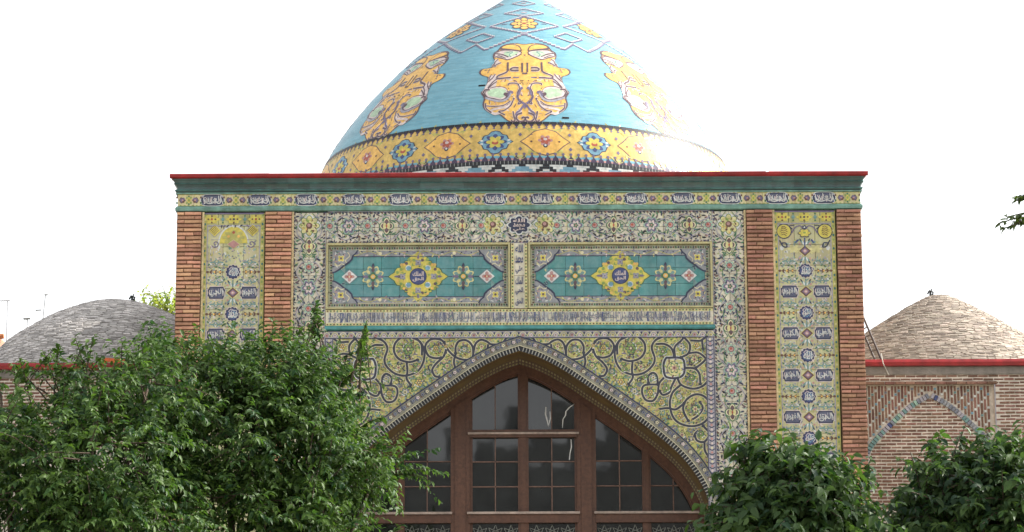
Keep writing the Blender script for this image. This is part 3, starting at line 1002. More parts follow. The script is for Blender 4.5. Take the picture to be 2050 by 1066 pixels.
end_loz.diamond(0, 0, 17, 15, 'slate', 1).diamond(0, 0, 15.4, 13.4, 'white', 2).lobed(0, 0, 9, 9, 4, .38, 'rose', 3).leaf(-6, 0, 0, 12, 5, 'red', 4).disc(0, 0, 2.0, None, 'cream', 5, 6).stroke([(-28, 0), (-15, 0)], 1.4, 'navy', 1).stroke([(15, 0), (24, 0)], 1.4, 'navy', 1)
end_loz_me = end_loz.mesh('lozenge')
corner = Deco()
corner.poly([(0, 0), (52, 0), (48, 7), (42, 12), (40, 20), (33, 27), (24, 33), (16, 40), (6, 46), (0, 47)], 'navy', 1)
corner.poly([(0, 0), (49, 0), (45, 6), (39, 11), (37, 18), (31, 24), (22, 30), (14, 37), (5, 43), (0, 44)], 'dusk', 2)
corner.flower(17, 17, 6, 4, 'yellow', 'brown', 4, 'cream', PI / 4).disc(17, 17, 2.6, None, 'umber', 6, 7)
for i in range(110):
    x, y = R.uniform(2, 42), R.uniform(2, 38)
    if x / 50 + y / 46 < .85 and math.hypot(x - 17, y - 17) > 10:
        corner.leaf(x, y, R.uniform(0, 6.28), R.uniform(4, 8), 2.4, R.choice(('navy', 'paleyel', 'green', 'purple', 'greyviolet', 'rose', 'white', 'bluegreen')), 3)
corner.stroke([(30, 4), (34, 12), (26, 20), (28, 26)], 1.6, 'cream', 3.5, 4).stroke([(4, 30), (12, 32), (18, 28), (24, 30)], 1.6, 'cream', 3.5, 4)
corner_me = corner.mesh('corner_piece')

for pside, cx in ((-1, -201.5), (1, 201.5)):
    hw, y0, y1 = 179.5, 491.5, 617.5
    pn = MB().box(FX(cx - hw), FX(cx + hw), 0.078, 0.086, FZ(y1), FZ(y0)).build('turquoise_panel', M_joint, portal)
    Y = 0.050
    # field tiles, then the painted surround
    tile_grid(pn, cx - 146, cx + 146, 507, 602, 36.5, 32, Y, M_turq, 0.0035)
    tile_grid(pn, cx - hw, cx - 146.5, y0, y1, 33, 31.5, Y, M_rimt)
    tile_grid(pn, cx + 146.5, cx + hw, y0, y1, 33, 31.5, Y, M_rimt)
    tile_grid(pn, cx - 146.5, cx + 146.5, y0, 506.5, 36.5, 15, Y, M_rimt)
    tile_grid(pn, cx - 146.5, cx + 146.5, 602.5, y1, 36.5, 15, Y, M_rimt)
    rim = Deco()
    ym = 554.5
    for (x0, x1, a, b) in ((-179, 179, -62.5, -49), (-179, 179, 49, 62.5)):
        pass
    # spotted outer border
    for i in range(72):
        x = -176 + i * 4.96
        for sy in (-1, 1):
            rim.disc(x, sy * 57.5, 1.7, 2.2, ('brown', 'green', 'navy')[i % 3], 2, 6)
    for i in range(22):
        y = -54 + i * 5.1
        for sx in (-1, 1):
            rim.disc(sx * 173.5, y, 2.2, 1.7, ('brown', 'green', 'navy')[i % 3], 2, 6)
    for sy in (-1, 1):
        rim.rect(-168, 168, sy * 53.5, sy * 41, 'dusk', 2)
        rim.rect(-168, 168, sy * 41.6, sy * 40.2, 'navy', 3)
        rim.rect(-168.5, 168.5, sy * 54.2, sy * 52.8, 'cream', 3)
        for i in range(46):
            x = -164 + i * 7.2
            rim.leaf(x, sy * (47 + 3 * math.sin(i * 1.3)), (i * 2.399) % 6.28, 8, 3.4, ('navy', 'purple', 'paleyel', 'greyviolet', 'lilac')[i % 5], 3)
            rim.leaf(x + 3.5, sy * (46.5 + 4 * math.cos(i * 1.7)), (i * 1.399) % 6.28, 7, 2.8, ('purple', 'slate', 'navy', 'rose', 'bluegreen')[i % 5], 3)
        for xx in (-76, 72):
            rim.disc(xx, sy * 47, 3.6, None, 'cream', 5, 9)
        rim.stroke([(x, sy * (47 + 4.0 * math.sin(x / 9))) for x in range(-164, 165, 4)], 1.2, 'olive', 4)
    for sx in (-1, 1):
        rim.rect(sx * 168.5, sx * 145, -53.5, 53.5, 'bluegreen', 1.5)
        rim.rect(sx * 168.8, sx * 167.4, -54, 54, 'navy', 3)
        for i in range(34):
            rim.leaf(sx * R.uniform(148, 166), R.uniform(-38, 38), R.uniform(0, 6.28), 7, 2.6, R.choice(('navy', 'purple', 'greyviolet', 'green', 'paleyel')), 3)
        rim.poly([(sx * 168, -30), (sx * 140, 0), (sx * 168, 30)], 'turq', 4)
    rim.put('painted_surround', pn, cx, ym, Y - 0.003, kind='stuff')
    m_ = link('medallion', medal_me, pn, (FX(cx + 0), Y - 0.004, FZ(ym)))
    for q, t_ in enumerate(('الملك', 'الحق')):
        link('script', script_mesh(t_, 22, 9.5, 'lilac', .03), pn, (FX(cx), Y - 0.006, FZ(ym - 5.5 + 11 * q)))
    for sx in (-1, 1):
        link('rosette', side_ros_me, pn, (FX(cx + sx * 90), Y - 0.004, FZ(ym)))
        link('lozenge', end_loz_me, pn, (FX(cx + sx * 137), Y - 0.006, FZ(ym)), scale=(sx, 1, 1))
        for sy in (-1, 1):
            link('corner_piece', corner_me, pn, (FX(cx + sx * 171), Y - 0.0075, FZ(ym + sy * 54)), scale=(-sx, 1, -sy))
    axis = Deco()
    axis.stroke([(-112, 0), (-58, 0)], 1.3, 'navy', 1).stroke([(58, 0), (112, 0)], 1.3, 'navy', 1)
    axis.put('axis_line', pn, cx, ym, Y - 0.003)
    # moulded frame standing proud
    fr = MB()
    for (xa, xb, ya, yb) in ((cx - hw - 4, cx + hw + 4, y0 - 4, y0), (cx - hw - 4, cx + hw + 4, y1, y1 + 3), (cx - hw - 4, cx - hw, y0, y1), (cx + hw, cx + hw + 4, y0, y1)):
        fr.box(FX(xa), FX(xb), -0.014, 0.082, FZ(yb), FZ(ya))
    fr.build('frame', M_ymould, pn)

# central upright and the inscription band under the panels
ib = MB().box(FX(-385), FX(385), 0.0, 0.05, FZ(654.5), FZ(622)).box(FX(-16.5), FX(16.5), 0.0, 0.05, FZ(621.5), FZ(487.5)).build('inscription_band', M_mortar, portal)
tile_grid(ib, -385, 385, 622.3, 654.3, 38.5, 32, -0.004, M_white)
tile_grid(ib, -16.5, 16.5, 488, 621, 33, 33.2, -0.004, M_white)
dd = Deco()
for y, c in ((-13.5, 'paleyel'), (13.5, 'paleyel')):
    dd.rect(-384, 384, y - 2.6, y + 2.6, c, 1)
    for i in range(116):
        dd.disc(-381 + i * 6.6, y, 1.9, 1.7, ('brown', 'green')[i % 2], 2, 6)
for sx in (-1, 1):
    dd.rect(sx * 16.3, sx * 10.5, -149, -18, 'paleyel', 1)
    for i in range(20):
        dd.disc(sx * 13.4, -147 + i * 6.6, 1.6, 1.9, ('brown', 'green')[i % 2], 2, 6)
rr = random.Random(5)
for i in range(330):
    x = rr.uniform(-378, 378)
    dd.stroke([(x, -10), (x + rr.uniform(-1.5, 1.5), 0), (x + rr.uniform(-3, 3), 9)], 1.3, rr.choice(('slate', 'greyviolet', 'cobalt', 'slate', 'white')), 1.6, 3)
for i in range(700):       # tight flourish behind the letters
    x, y = rr.uniform(-380, 380), rr.uniform(-10, 10)
    dd.leaf(x, y, rr.uniform(0, 6.28), rr.uniform(4, 7), 1.8, rr.choice(('greyviolet', 'slate', 'lilac', 'bluegreen', 'purple')), 1)
dd.put('dot_border', ib, 0, 638.3, -0.006, kind='stuff')
phr = ['الله العزيز الحكيم', 'القيوم الملك الحق', 'العليم الحليم الكريم', 'الرحيم الرقيب العلي', 'الحميد العزيز الحي', 'الملك الكبير الحكم', 'الكريم الرزاق الحق']
for k, t_ in enumerate(phr):
    link('script', script_mesh(t_, 106, 18.5, 'slate', .0), ib, (FX(-325 + 108.5 * k), -0.004, FZ(638.3)))
for k, t_ in enumerate(('الله', 'محمد', 'علي', 'الملك', 'الحي', 'الحق')):
    link('script', script_mesh(t_, 15, 16, 'cobalt', .02), ib, (0, -0.004, FZ(500 + 21.5 * k)))
tm = MB()
zc = FZ(659.5)
prof = [(0.03, -4.6), (-0.028, -4.2), (-0.045, -2), (-0.045, 1.5), (-0.028, 4.2), (0.03, 4.6)]
for i in range(len(prof) - 1):
    (ya, za), (yb, zb) = prof[i], prof[i + 1]
    tm.face([(FX(-386), ya, zc + za * UZ), (FX(388), ya, zc + za * UZ), (FX(388), yb, zc + zb * UZ), (FX(-386), yb, zc + zb * UZ)])
tm.build('teal_moulding', mat('teal_bar_glaze', (0.06, 0.25, 0.25), 0.28, 0.25, 9, spec=0.55), portal)

# ------------------------------------------------------------------ spandrel: tiles cut to the arch, scrolls, archivolt
sp = MB()
AO = full_arch(14)
pts_out = [(FX(x), FZ(y)) for x, y in AO if y < 1330]
spandrel = None
M_spback = M_joint
bk = MB()
for i in range(len(AO) - 1):
    (xa, ya), (xb, yb) = AO[i], AO[i + 1]
    if abs(xa - xb) > 1e-4 and ya < 1300:
        bk.face([(FX(xa), 0.06, FZ(ya)), (FX(xb), 0.06, FZ(yb)), (FX(xb), 0.06, FZ(666)), (FX(xa), 0.06, FZ(666))])
spandrel = bk.build('spandrel', M_joint, portal)
ARCH_OUT = full_arch(27)
half_out = arch_offset(27)
def spandrel_region(sx):
    """polygon right of the arch: field between the strip, side strip and the arch ornament"""
    P = [(0.0, 666.0), (385.0, 666.0), (385.0, 1080.0)]
    Q = [p for p in half_out if p[0] < 384 and p[1] < 1080]
    P += Q[::-1]
    return [(sx * x, y) for x, y in P]
for sx in (-1, 1):
    reg = spandrel_region(sx)
    tw = 32.1
    for i in range(12):
        for j in range(13):
            xa, xb = i * tw, (i + 1) * tw
            ya, yb = 666 + j * 32, 666 + (j + 1) * 32
            cell = [(sx * xa, ya), (sx * xb, ya), (sx * xb, yb), (sx * xa, yb)]
            P = clip_convex(reg, cell)
            if len(P) < 3:
                continue
            A = abs(sum(P[k - 1][0] * P[k][1] - P[k][0] * P[k - 1][1] for k in range(len(P)))) / 2
            if A < 12:
                continue
            cxm, cym = sum(p[0] for p in P) / len(P), sum(p[1] for p in P) / len(P)
            full = A > tw * 32 * .99
            if full:
                link('tile', block_mesh(tw * U - .004, 0.03, 32 * UZ - .004, M_olive, 0.002), spandrel, (FX(sx * (xa + xb) / 2), 0.004 + R.uniform(-.001, .001), FZ((ya + yb) / 2)))
            else:
                mbt = MB()
                A2 = sum(P[k - 1][0] * P[k][1] - P[k][0] * P[k - 1][1] for k in range(len(P)))
                if A2 > 0:
                    P = P[::-1]
                sh = [(cxm + (x - cxm) * .99, cym + (y - cym) * .99) for x, y in P]
                mbt.face([(FX(x - cxm), 0, -(y - cym) * UZ) for x, y in sh])
                for k in range(len(sh)):
                    (x1, y1), (x2, y2) = sh[k - 1], sh[k]
                    mbt.face([(FX(x1 - cxm), 0, -(y1 - cym) * UZ), (FX(x1 - cxm), .03, -(y1 - cym) * UZ), (FX(x2 - cxm), .03, -(y2 - cym) * UZ), (FX(x2 - cxm), 0, -(y2 - cym) * UZ)])
                mbt.build('tile', M_olive, spandrel, (FX(cxm), 0.004, FZ(cym)))

# the big dark scrolls (right half as surveyed, mirrored for the left)
K = 4.1
SCR = [
    [(110, 165), (150, 210), (230, 215), (270, 190), (320, 178), (362, 215), (378, 290), (388, 332), (450, 340), (520, 318), (580, 262), (615, 195)],
    [(600, 290), (605, 220), (640, 175), (720, 170), (768, 225), (745, 300), (690, 325), (640, 322)],
    [(600, 262), (622, 315), (680, 370), (710, 420), (690, 470), (655, 478)],
    [(378, 300), (385, 230), (430, 182), (490, 185), (520, 230), (522, 285)],
    [(258, 215), (265, 262), (292, 292)],
    [(880, 152), (810, 190), (775, 270), (785, 360), (830, 430), (920, 465), (1010, 450), (1080, 390), (1098, 330), (1075, 245), (1105, 185), (1175, 150)],
    [(795, 300), (800, 210), (860, 152), (950, 148), (1012, 200), (1020, 270), (980, 330), (900, 355), (830, 338)],
    [(918, 360), (912, 430), (918, 490), (885, 542)],
    [(1110, 215), (1180, 215), (1235, 250), (1258, 312)],
    [(1262, 315), (1262, 240), (1312, 190), (1342, 152)],
    [(1340, 160), (1385, 220), (1372, 290), (1310, 325)],
    [(1390, 185), (1470, 188), (1485, 178), (1522, 155)],
    [(1485, 185), (1490, 250)],
    [(1372, 290), (1450, 285), (1510, 330), (1540, 372)],
    [(1338, 410), (1420, 415), (1458, 460), (1465, 540)],
    [(1522, 330), (1480, 372), (1430, 410)],
    [(1280, 495), (1312, 550), (1400, 580), (1480, 560), (1532, 510)],
    [(1310, 545), (1240, 610), (1215, 700), (1235, 800), (1290, 860), (1390, 885), (1480, 860), (1530, 800), (1535, 700), (1490, 640), (1420, 627), (1350, 670), (1322, 740), (1340, 800), (1362, 840)],
    [(1130, 745), (1200, 738), (1262, 748), (1330, 700)],
    [(1170, 490), (1130, 540), (1118, 620), (1080, 678), (1020, 670), (992, 610), (1012, 552), (1120, 545)],
    [(1120, 548), (1112, 475), (1080, 450), (1042, 480), (1045, 532)],
    [(1262, 500), (1232, 560), (1210, 612), (1160, 630), (1135, 600)],
    [(1410, 950), (1430, 1000), (1490, 1010), (1530, 945), (1482, 882)],
    [(1490, 1012), (1492, 1080), (1520, 1130)],
    [(520, 290), (535, 350), (525, 405)],
    [(1440, 920), (1415, 945), (1412, 965)],
    [(1395, 830), (1440, 800), (1480, 740), (1460, 690)],
]
BOXY = [(1190, 330), (1170, 380), (1175, 460), (1205, 490), (1290, 490), (1335, 450), (1335, 355), (1300, 327), (1215, 327)]
def cv(p):
    return (p[0] / K - 0.5, p[1] / K + 640 + 0.004 * (p[0] / K))
def mir(P, sx):
    return [(sx * x, y - 680) for x, y in P]
sc_d = Deco()
for sx in (-1, 1):
    for P in SCR:
        q = mir([cv(p) for p in P], sx)
        sc_d.stroke(q, 7.0, 'cream', 2.0, 5)
    for P in SCR:
        q = mir([cv(p) for p in P], sx)
        sc_d.stroke(q, 4.5, 'ink', 3.2, 5)
        e = q[-1]
        sc_d.disc(e[0], e[1], 3.4, None, 'ink', 4.4, 8)
    q = mir([cv(p) for p in BOXY], sx)
    sc_d.poly(catmull(q, 4, True), 'bluegreen', 1.9)
    sc_d.poly(catmull([(p[0] * .94 + .06 * (sx * 305.5), p[1] * .94 + .06 * 62) for p in q], 4, True), 'paleyel', 2.3)
    sc_d.stroke(q, 7.4, 'white', 2.7, 4, closed=True)
    sc_d.stroke(q, 4.4, 'ink', 3.9, 4, closed=True)
rr = random.Random(77)
for i in range(300):
    x, y = rr.uniform(6, 366), rr.uniform(688, 1050)
    if not inside((x, y), spandrel_region(1)):
        continue
    a0, r0, d_ = rr.uniform(0, 6.28), rr.uniform(5, 9), rr.choice((-1, 1))
    q = [(x + r0 * (1 - t / 7.5) * math.cos(a0 + d_ * t), y - 680 + r0 * (1 - t / 7.5) * math.sin(a0 + d_ * t)) for t in np.linspace(0, 6.2, 12)]
    c = rr.choice(('navy', 'bluegreen', 'slate', 'slate', 'green'))
    for sx in (-1, 1):
        sc_d.stroke([(sx * u, v) for u, v in q], 2.0, c, 1.0)
sc_d.put('scroll', spandrel, 0, 680, -0.001)
# flowers inside the coils
FL = [(310, 235, 5), (452, 255, 9), (685, 245, 9), (905, 250, 15), (590, 390, 8), (750, 440, 8), (820, 525, 7), (1165, 275, 7), (1255, 410, 15), (1315, 235, 7), (1440, 225, 6), (1395, 490, 8), (1420, 340, 7), (1085, 490, 6), (1060, 610, 9), (1190, 575, 7), (1420, 745, 10), (1290, 640, 6), (1300, 800, 7), (1460, 945, 8), (1310, 955, 6), (930, 600, 7), (1150, 690, 6), (1020, 480, 5), (1500, 460, 6), (1520, 220, 5), (600, 230, 4), (850, 420, 5), (985, 400, 6)]
FCOL = [('paleyel', 'rose', 'brown'), ('greyviolet', 'paleyel', 'navy'), ('tan', 'umber', 'paleyel'), ('leafgreen', 'umber', 'cream')]
fme = {}
for i, (x, y, r_) in enumerate(FL):
    ci = i % 4
    key = (r_, ci)
    if key not in fme:
        d = Deco()
        c1, c2, c3 = FCOL[ci]
        r2 = r_ if r_ < 8 else r_ * .62
        d.lobed(0, 0, r2 * 1.15, r2 * 1.15, 6, .3, 'green', 1).lobed(0, 0, r2 * .9, r2 * .9, 6, .36, c1, 2).lobed(0, 0, r2 * .55, r2 * .55, 5, .3, c2, 3).disc(0, 0, r2 * .25, None, c3, 4, 7)
        for a in range(int(r_ * 1.6)):
            q = r_ * (.75 + .4 * ((a * .618) % 1))
            d.leaf(q * math.cos(a * 2.4), q * math.sin(a * 2.4), a * 2.4 + 1.9, 5.5, 2.2, ('green', 'leafgreen', 'umber', 'white', 'slate')[a % 5], 1.5)
        if r_ > 8:
            for a in range(8):
                d.leaf(r_ * .9 * math.cos(a * .785), r_ * .9 * math.sin(a * .785), a * .785 + .7, r_ * .7, 3, ('purple', 'leafgreen', 'brown')[a % 3], 3)
        fme[key] = d.mesh('flower')
    X, Yc = cv((x, y))
    for sx in (-1, 1):
        if sx < 0 and Yc > 860:
            continue
        link('flower', fme[key], spandrel, (FX(sx * X), -0.0035, FZ(Yc)), scale=(sx, 1, 1))
# small leaf filling
rr = random.Random(21)
fill = Deco()
regR = spandrel_region(1)
inner = full_arch(28)
cnt = 0
half = []
while cnt < 3000:
    x, y = rr.uniform(0, 384), rr.uniform(681, 1070)
    if not inside((x, y), regR):
        continue
    cnt += 1
    half.append((x, y, rr.uniform(0, 6.28), rr.uniform(4, 8), rr.uniform(1.8, 3.0), rr.choice(('green', 'green', 'brown', 'leafgreen', 'paleyel', 'cream', 'umber', 'rose', 'purple', 'bluegreen', 'leafgreen', 'olive')), rr.uniform(-1.6, 1.6)))
for (x, y, a, L, w, c, b) in half:
    fill.leaf(x, y - 680, a, L, w, c, 0.2, b)
    fill.leaf(-x, y - 680, PI - a, L, w, c, 0.2, -b)
fill.put('leaf_ground', spandrel, 0, 680, -0.0003, kind='stuff')
# strips round the field
st = Deco()
st.rect(-386, 386, 666 - 680, 679 - 680, 'greyviolet', 5)
st.rect(-386, 386, 679 - 680, 680.5 - 680, 'navy', 6)
for sx in (-1, 1):
    st.rect(sx * 369, sx * 385.5, 1, 400, 'greyviolet', 5)
    st.rect(sx * 369.5, sx * 371, 1, 400, 'navy', 6)
    st.rect(sx * 384, sx * 385.5, 1, 400, 'navy', 6)
    for i in range(45):
        y = 6 + i * 9
        st.stroke([(sx * 372, y), (sx * 377.5, y + 3), (sx * 383, y)], 1.8, 'navy', 7, 3)
        st.disc(sx * 377.5, y - 2, 2.6, 2.6, ('cream', 'pink', 'lilac')[i % 3], 7, 7)
for i in range(48):
    x = -382 + i * 16.2
    st.stroke([(x - 8, -3), (x - 4, -10), (x, -12), (x + 4, -10), (x + 8, -3)], 1.7, ('cream', 'paleyel')[i % 2], 7, 3)
    st.flower(x, -5.5, 3.6, 5, ('rose', 'lilac', 'paleyel')[i % 3], 'brown', 7)
    st.leaf(x + 8, -12, PI / 2, 6, 3.4, 'navy', 7).leaf(x + 8, -3, -.8, 5, 2.4, 'green', 7).leaf(x + 8, -3, PI + .8, 5, 2.4, 'green', 7)
st.put('patterned_strip', spandrel, 0, 680, -0.001, kind='stuff')

# archivolt
def ribbon(o0, o1, Y0, Y1, n_from=0):
    a, b = full_arch(o0), full_arch(o1)
    mb = MB()
    for i in range(len(a) - 1):
        if a[i][1] > 1300 and a[i + 1][1] > 1300:
            continue
        f = lambda p, y: (FX(p[0]), y, max(FZ(p[1]), 0))
        mb.face([f(a[i], Y0), f(a[i + 1], Y0), f(b[i + 1], Y1), f(b[i], Y1)])
    return mb
M_ochre = mat('ochre_soffit_tile', (0.25, 0.165, 0.05), 0.38, 0.35, 6.0, second=(0.14, 0.10, 0.05))
M_band = mat('violet_band_tile', (0.235, 0.225, 0.17), 0.38, 0.25, 10)
arch = ribbon(10.6, 27, -0.010, -0.010).build('archivolt', M_band, portal)
ribbon(9.6, 10.6, -0.020, -0.020).build('bead', glaze('cream'), arch)
ribbon(26, 28.5, -0.016, -0.016).build('outer_line', glaze('navy'), arch)
ribbon(0, 9.6, -0.002, -0.002).build('dentil_bed', glaze('black'), arch)
def walk(P, step):
    """points and normals every `step` units along a polyline"""
    out, acc = [], 0.0
    nxt = step / 2
    for i in range(len(P) - 1):
        a, b = P[i], P[i + 1]
        l = math.hypot(b[0] - a[0], b[1] - a[1])
        while nxt <= acc + l:
            t = (nxt - acc) / l
            out.append(((a[0] + (b[0] - a[0]) * t, a[1] + (b[1] - a[1]) * t), ((b[0] - a[0]) / l, (b[1] - a[1]) / l)))
            nxt += step
        acc += l
    return out
dn = MB()
for (p, t) in walk([q for q in full_arch(0)], 6.3):
    if p[1] > 1100:
        continue
    nx, ny = t[1], -t[0]
    if True:
        c = []
        for (a, b) in ((-.85, 0.3), (.85, 0.3), (.85, 9.2), (-.85, 9.2)):
            c.append((FX(p[0] + t[0] * a + nx * b), FZ(p[1] + t[1] * a + ny * b)))
        dn.face([(x, -0.02, z) for x, z in c])
        for k in range(4):
            (x1, z1), (x2, z2) = c[k - 1], c[k]
            dn.face([(x1, -.02, z1), (x1, -.002, z1), (x2, -.002, z2), (x2, -.02, z2)])
dn.build('dentils', mat('dentil_white', (0.34, 0.33, 0.29), 0.5, 0.3, 20), arch, kind='stuff')
od = Deco()
for i, (p, t) in enumerate(walk(full_arch(19.7), 11)):
    if p[1] > 1100:
        continue
    a = math.atan2(t[1], t[0])
    x, y = p[0], p[1] - 680
    od.flower(x, y, 3.4, 5, ('lilac', 'slate', 'cream', 'slate')[i % 4], ('umber', 'navy')[i % 2], 1, 'navy')
    for s_ in (-1, 1):
        od.leaf(x + math.cos(a) * 5.5, y + math.sin(a) * 5.5, a + s_ * 1.2, 6, 2.4, ('navy', 'cobalt', 'brown')[i % 3], 2)
od.put('band_flowers', arch, 0, 680, -0.0115, kind='stuff')
SOF = 1.32
sof = ribbon(0, 0, -0.003, SOF + 0.02).build('soffit', M_ochre, portal)
sd = MB()
A0 = full_arch(-0.35)
for i, (p, t) in enumerate(walk(A0, 7.0)):
    if p[1] > 1120:
        continue
    for (Ya, Yb, m, wd) in ((.74, .90, 0, 1.9), (1.04, 1.18, 0, 2.0), (0.10, 0.2, 1, 2.4)):
        P = []
        for (a, y) in ((-wd, Ya), (wd, Ya), (wd, Yb), (-wd, Yb)):
            P.append((FX(p[0] + t[0] * a), y, FZ(p[1] + t[1] * a)))
        sd.face(P, m)
sd.build('soffit_spots', [glaze('paleyel'), glaze('brown')], sof, kind='stuff')
sb = MB()
A1, A2 = full_arch(-0.2), full_arch(-0.25)
for i in range(len(A1) - 1):
    if A1[i][1] > 1120:
        continue
    f = lambda p, y: (FX(p[0]), y, FZ(p[1]))
    sb.face([f(A1[i], .66), f(A1[i + 1], .66), f(A1[i + 1], 1.30), f(A1[i], 1.30)], 0)
sb.build('soffit_band', glaze('umber'), sof)

# ------------------------------------------------------------------ arched timber window wall at the back of the arch
YW = 1.30
win = MB().box(FX(-378) - .1, FX(378) + .1, 3.4, 3.5, 0, FZ(700)).build('window_wall', M_dark, portal)
def wx(px):
    return at(px, 900, YW).x
def wz(py):
    return at(1040, py, YW).z
def uw(x):
    return x / U
def rim_pts(o):
    return [(FX(x), FZ(y)) for x, y in full_arch(o)]
OUT, INN = rim_pts(0.6), rim_pts(-17)
rimb = MB()
zf = wz(1300)
for i in range(len(OUT) - 1):
    a, b, c, d = OUT[i], OUT[i + 1], INN[i + 1], INN[i]
    rimb.face([(d[0], YW - .06, d[1]), (c[0], YW - .06, c[1]), (b[0], YW - .06, b[1]), (a[0], YW - .06, a[1])])
    rimb.face([(c[0], YW - .06, c[1]), (d[0], YW - .06, d[1]), (d[0], YW + .06, d[1]), (c[0], YW + .06, c[1])])
IN2 = rim_pts(-21)
for i in range(len(OUT) - 1):
    a, b, c, d = INN[i], INN[i + 1], IN2[i + 1], IN2[i]
    rimb.face([(d[0], YW - .025, d[1]), (c[0], YW - .025, c[1]), (b[0], YW - .025, b[1]), (a[0], YW - .025, a[1])])
rimb.build('arch_frame', M_wood, win)
INNER = rim_pts(-19)
INNER = [p for p in INNER if p[1] > 3.0]
LOWER = INNER[:1] + INNER[-1:]
arch_poly = [(x, z) for x, z in INNER]
arch_poly = [(arch_poly[0][0], 0.0)] + arch_poly + [(arch_poly[-1][0], 0.0)]
def ztop_at(x):
    for i in range(len(INNER) - 1):
        (xa, za), (xb, zb) = INNER[i], INNER[i + 1]
        if xa <= x <= xb and xb - xa > 1e-6:
            return za + (zb - za) * (x - xa) / (xb - xa)
    return 6.0
def post(name, xa, xb, za, zb, y0=-.05, y1=.07, step=True):
    mb = MB()
    def slab(x0, x1, ya, yb):
        t0, t1 = (ztop_at(x0) + .05, ztop_at(x1) + .05) if zb is None else (zb, zb)
        n = len(mb.V)
        mb.box(x0, x1, ya, yb, za, 1.0)
        for i in (4, 7):
            mb.V[n + i] = mb.V[n + i][:2] + (t0,)
        for i in (5, 6):
            mb.V[n + i] = mb.V[n + i][:2] + (t1,)
    slab(xa, xb, YW + y0, YW + y1)
    if step:
        e = (xb - xa) * .22
        slab(xa + e, xb - e, YW + y0 - .02, YW + y0 + .005)
    return mb.build(name, M_wood, win)
mx = lambda px: wx(px)
cxp = 1047.5
# big posts, centre mullion, side mullions (mirrored)
off = [(103.5, 147), ]
for sx in (-1, 1):
    a, b = sorted((wx(cxp + sx * 107), wx(cxp + sx * 145)))
    post('post', a, b, 0, None, -.075)
    a, b = sorted((wx(cxp + sx * 237), wx(cxp + sx * 254)))
    post('mullion', a, b, 0, None, -.045)
post('mullion', wx(1037), wx(1058), 0, None, -.05)
# rails and sills
zs = wz(1027.5)
M_sill = mat('worn_sill_edge', (0.42, 0.33, 0.28), 0.45, 0.3, 10)  # sill edges paler than the frame timber
for (pa, pb) in ((720, 903), (938, 1157), (1191, 1394)):
    mb = MB().box(wx(pa), wx(pb), YW - .10, YW + .06, wz(1048), wz(1031.5)).build('rail', M_wood, win)
    mb = MB().box(wx(pa) - .02, wx(pb) + .02, YW - .14, YW - .02, wz(1031), wz(1026.5)).build('sill', M_sill, win)
MB().box(wx(940), wx(1155), YW - .085, YW + .05, wz(877), wz(862)).build('transom', M_wood, win)
MB().box(wx(937), wx(1159), YW - .115, YW - .03, wz(871.5), wz(867.5)).build('sill', M_sill, win)
# sash side rails in the middle bay
for (pa, pb) in ((940, 946), (1150, 1156)):
    MB().box(wx(pa), wx(pb), YW - .03, YW + .04, 0, min(ztop_at(wx(pa)), ztop_at(wx(pb)))).build('stile', M_wood, win)

M_glass = bpy.data.materials.new('dark_window_glass')
M_glass.use_nodes = True
_b = M_glass.node_tree.nodes['Principled BSDF']
_b.inputs['Base Color'].default_value = (0.010, 0.013, 0.013, 1)
_b.inputs['Roughness'].default_value = 0.03
_b.inputs['Specular IOR Level'].default_value = 0.72
_d = _noise(M_glass.node_tree, 2.6, 5.0)
_mr = M_glass.node_tree.nodes.new('ShaderNodeMapRange')
_mr.inputs[1].default_value, _mr.inputs[2].default_value, _mr.inputs[3].default_value, _mr.inputs[4].default_value = .35, .75, .006, .024
M_glass.node_tree.links.new(_d.outputs[0], _mr.inputs[0])
_cm = M_glass.node_tree.nodes.new('ShaderNodeCombineColor')
for _i in range(3):
    M_glass.node_tree.links.new(_mr.outputs[0], _cm.inputs[_i])
_hm = M_glass.node_tree.nodes.new('ShaderNodeMix')
_hm.data_type, _hm.blend_type = 'RGBA', 'MULTIPLY'
_hm.inputs[0].default_value = 1
_hm.inputs[7].default_value = (.86, 1.0, 1.02, 1)
M_glass.node_tree.links.new(_cm.outputs[0], _hm.inputs[6])
M_glass.node_tree.links.new(_hm.outputs[2], _b.inputs['Base Color'])
_n = _noise(M_glass.node_tree, 1.6, 2.0)
_bp = M_glass.node_tree.nodes.new('ShaderNodeBump')
_bp.inputs['Strength'].default_value = 0.05
_bp.inputs['Distance'].default_value = 0.02
M_glass.node_tree.links.new(_n.outputs[0], _bp.inputs['Height'])
M_glass.node_tree.links.new(_bp.outputs[0], _b.inputs['Normal'])
M_munt = mat('pale_glazing_bar', (0.20, 0.115, 0.085), 0.5, 0.3, 20)
def pane(px0, px1, py0, py1):
    xa, xb, za, zb = wx(px0), wx(px1), wz(py1), wz(py0)
    P = clip_convex([(xa, za), (xb, za), (xb, zb), (xa, zb)], arch_poly)
    if len(P) < 3:
        return
    cx_, cz_ = sum(p[0] for p in P) / len(P), sum(p[1] for p in P) / len(P)
    A = sum(P[k - 1][0] * P[k][1] - P[k][0] * P[k - 1][1] for k in range(len(P)))
    if A < 0:
        P = P[::-1]
    mb = MB()
    mb.face([(x - cx_, -.004, z - cz_) for x, z in P])
    mb.face([(x - cx_, .004, z - cz_) for x, z in P][::-1])
    for k in range(len(P)):
        (x1, z1), (x2, z2) = P[k - 1], P[k]
        mb.face([(x1 - cx_, -.004, z1 - cz_), (x1 - cx_, .004, z1 - cz_), (x2 - cx_, .004, z2 - cz_), (x2 - cx_, -.004, z2 - cz_)])
    o = mb.build('pane', M_glass, win, (cx_, YW + .02, cz_))
    o.rotation_euler = (R.uniform(-.009, .009), 0, R.uniform(-.012, .012))
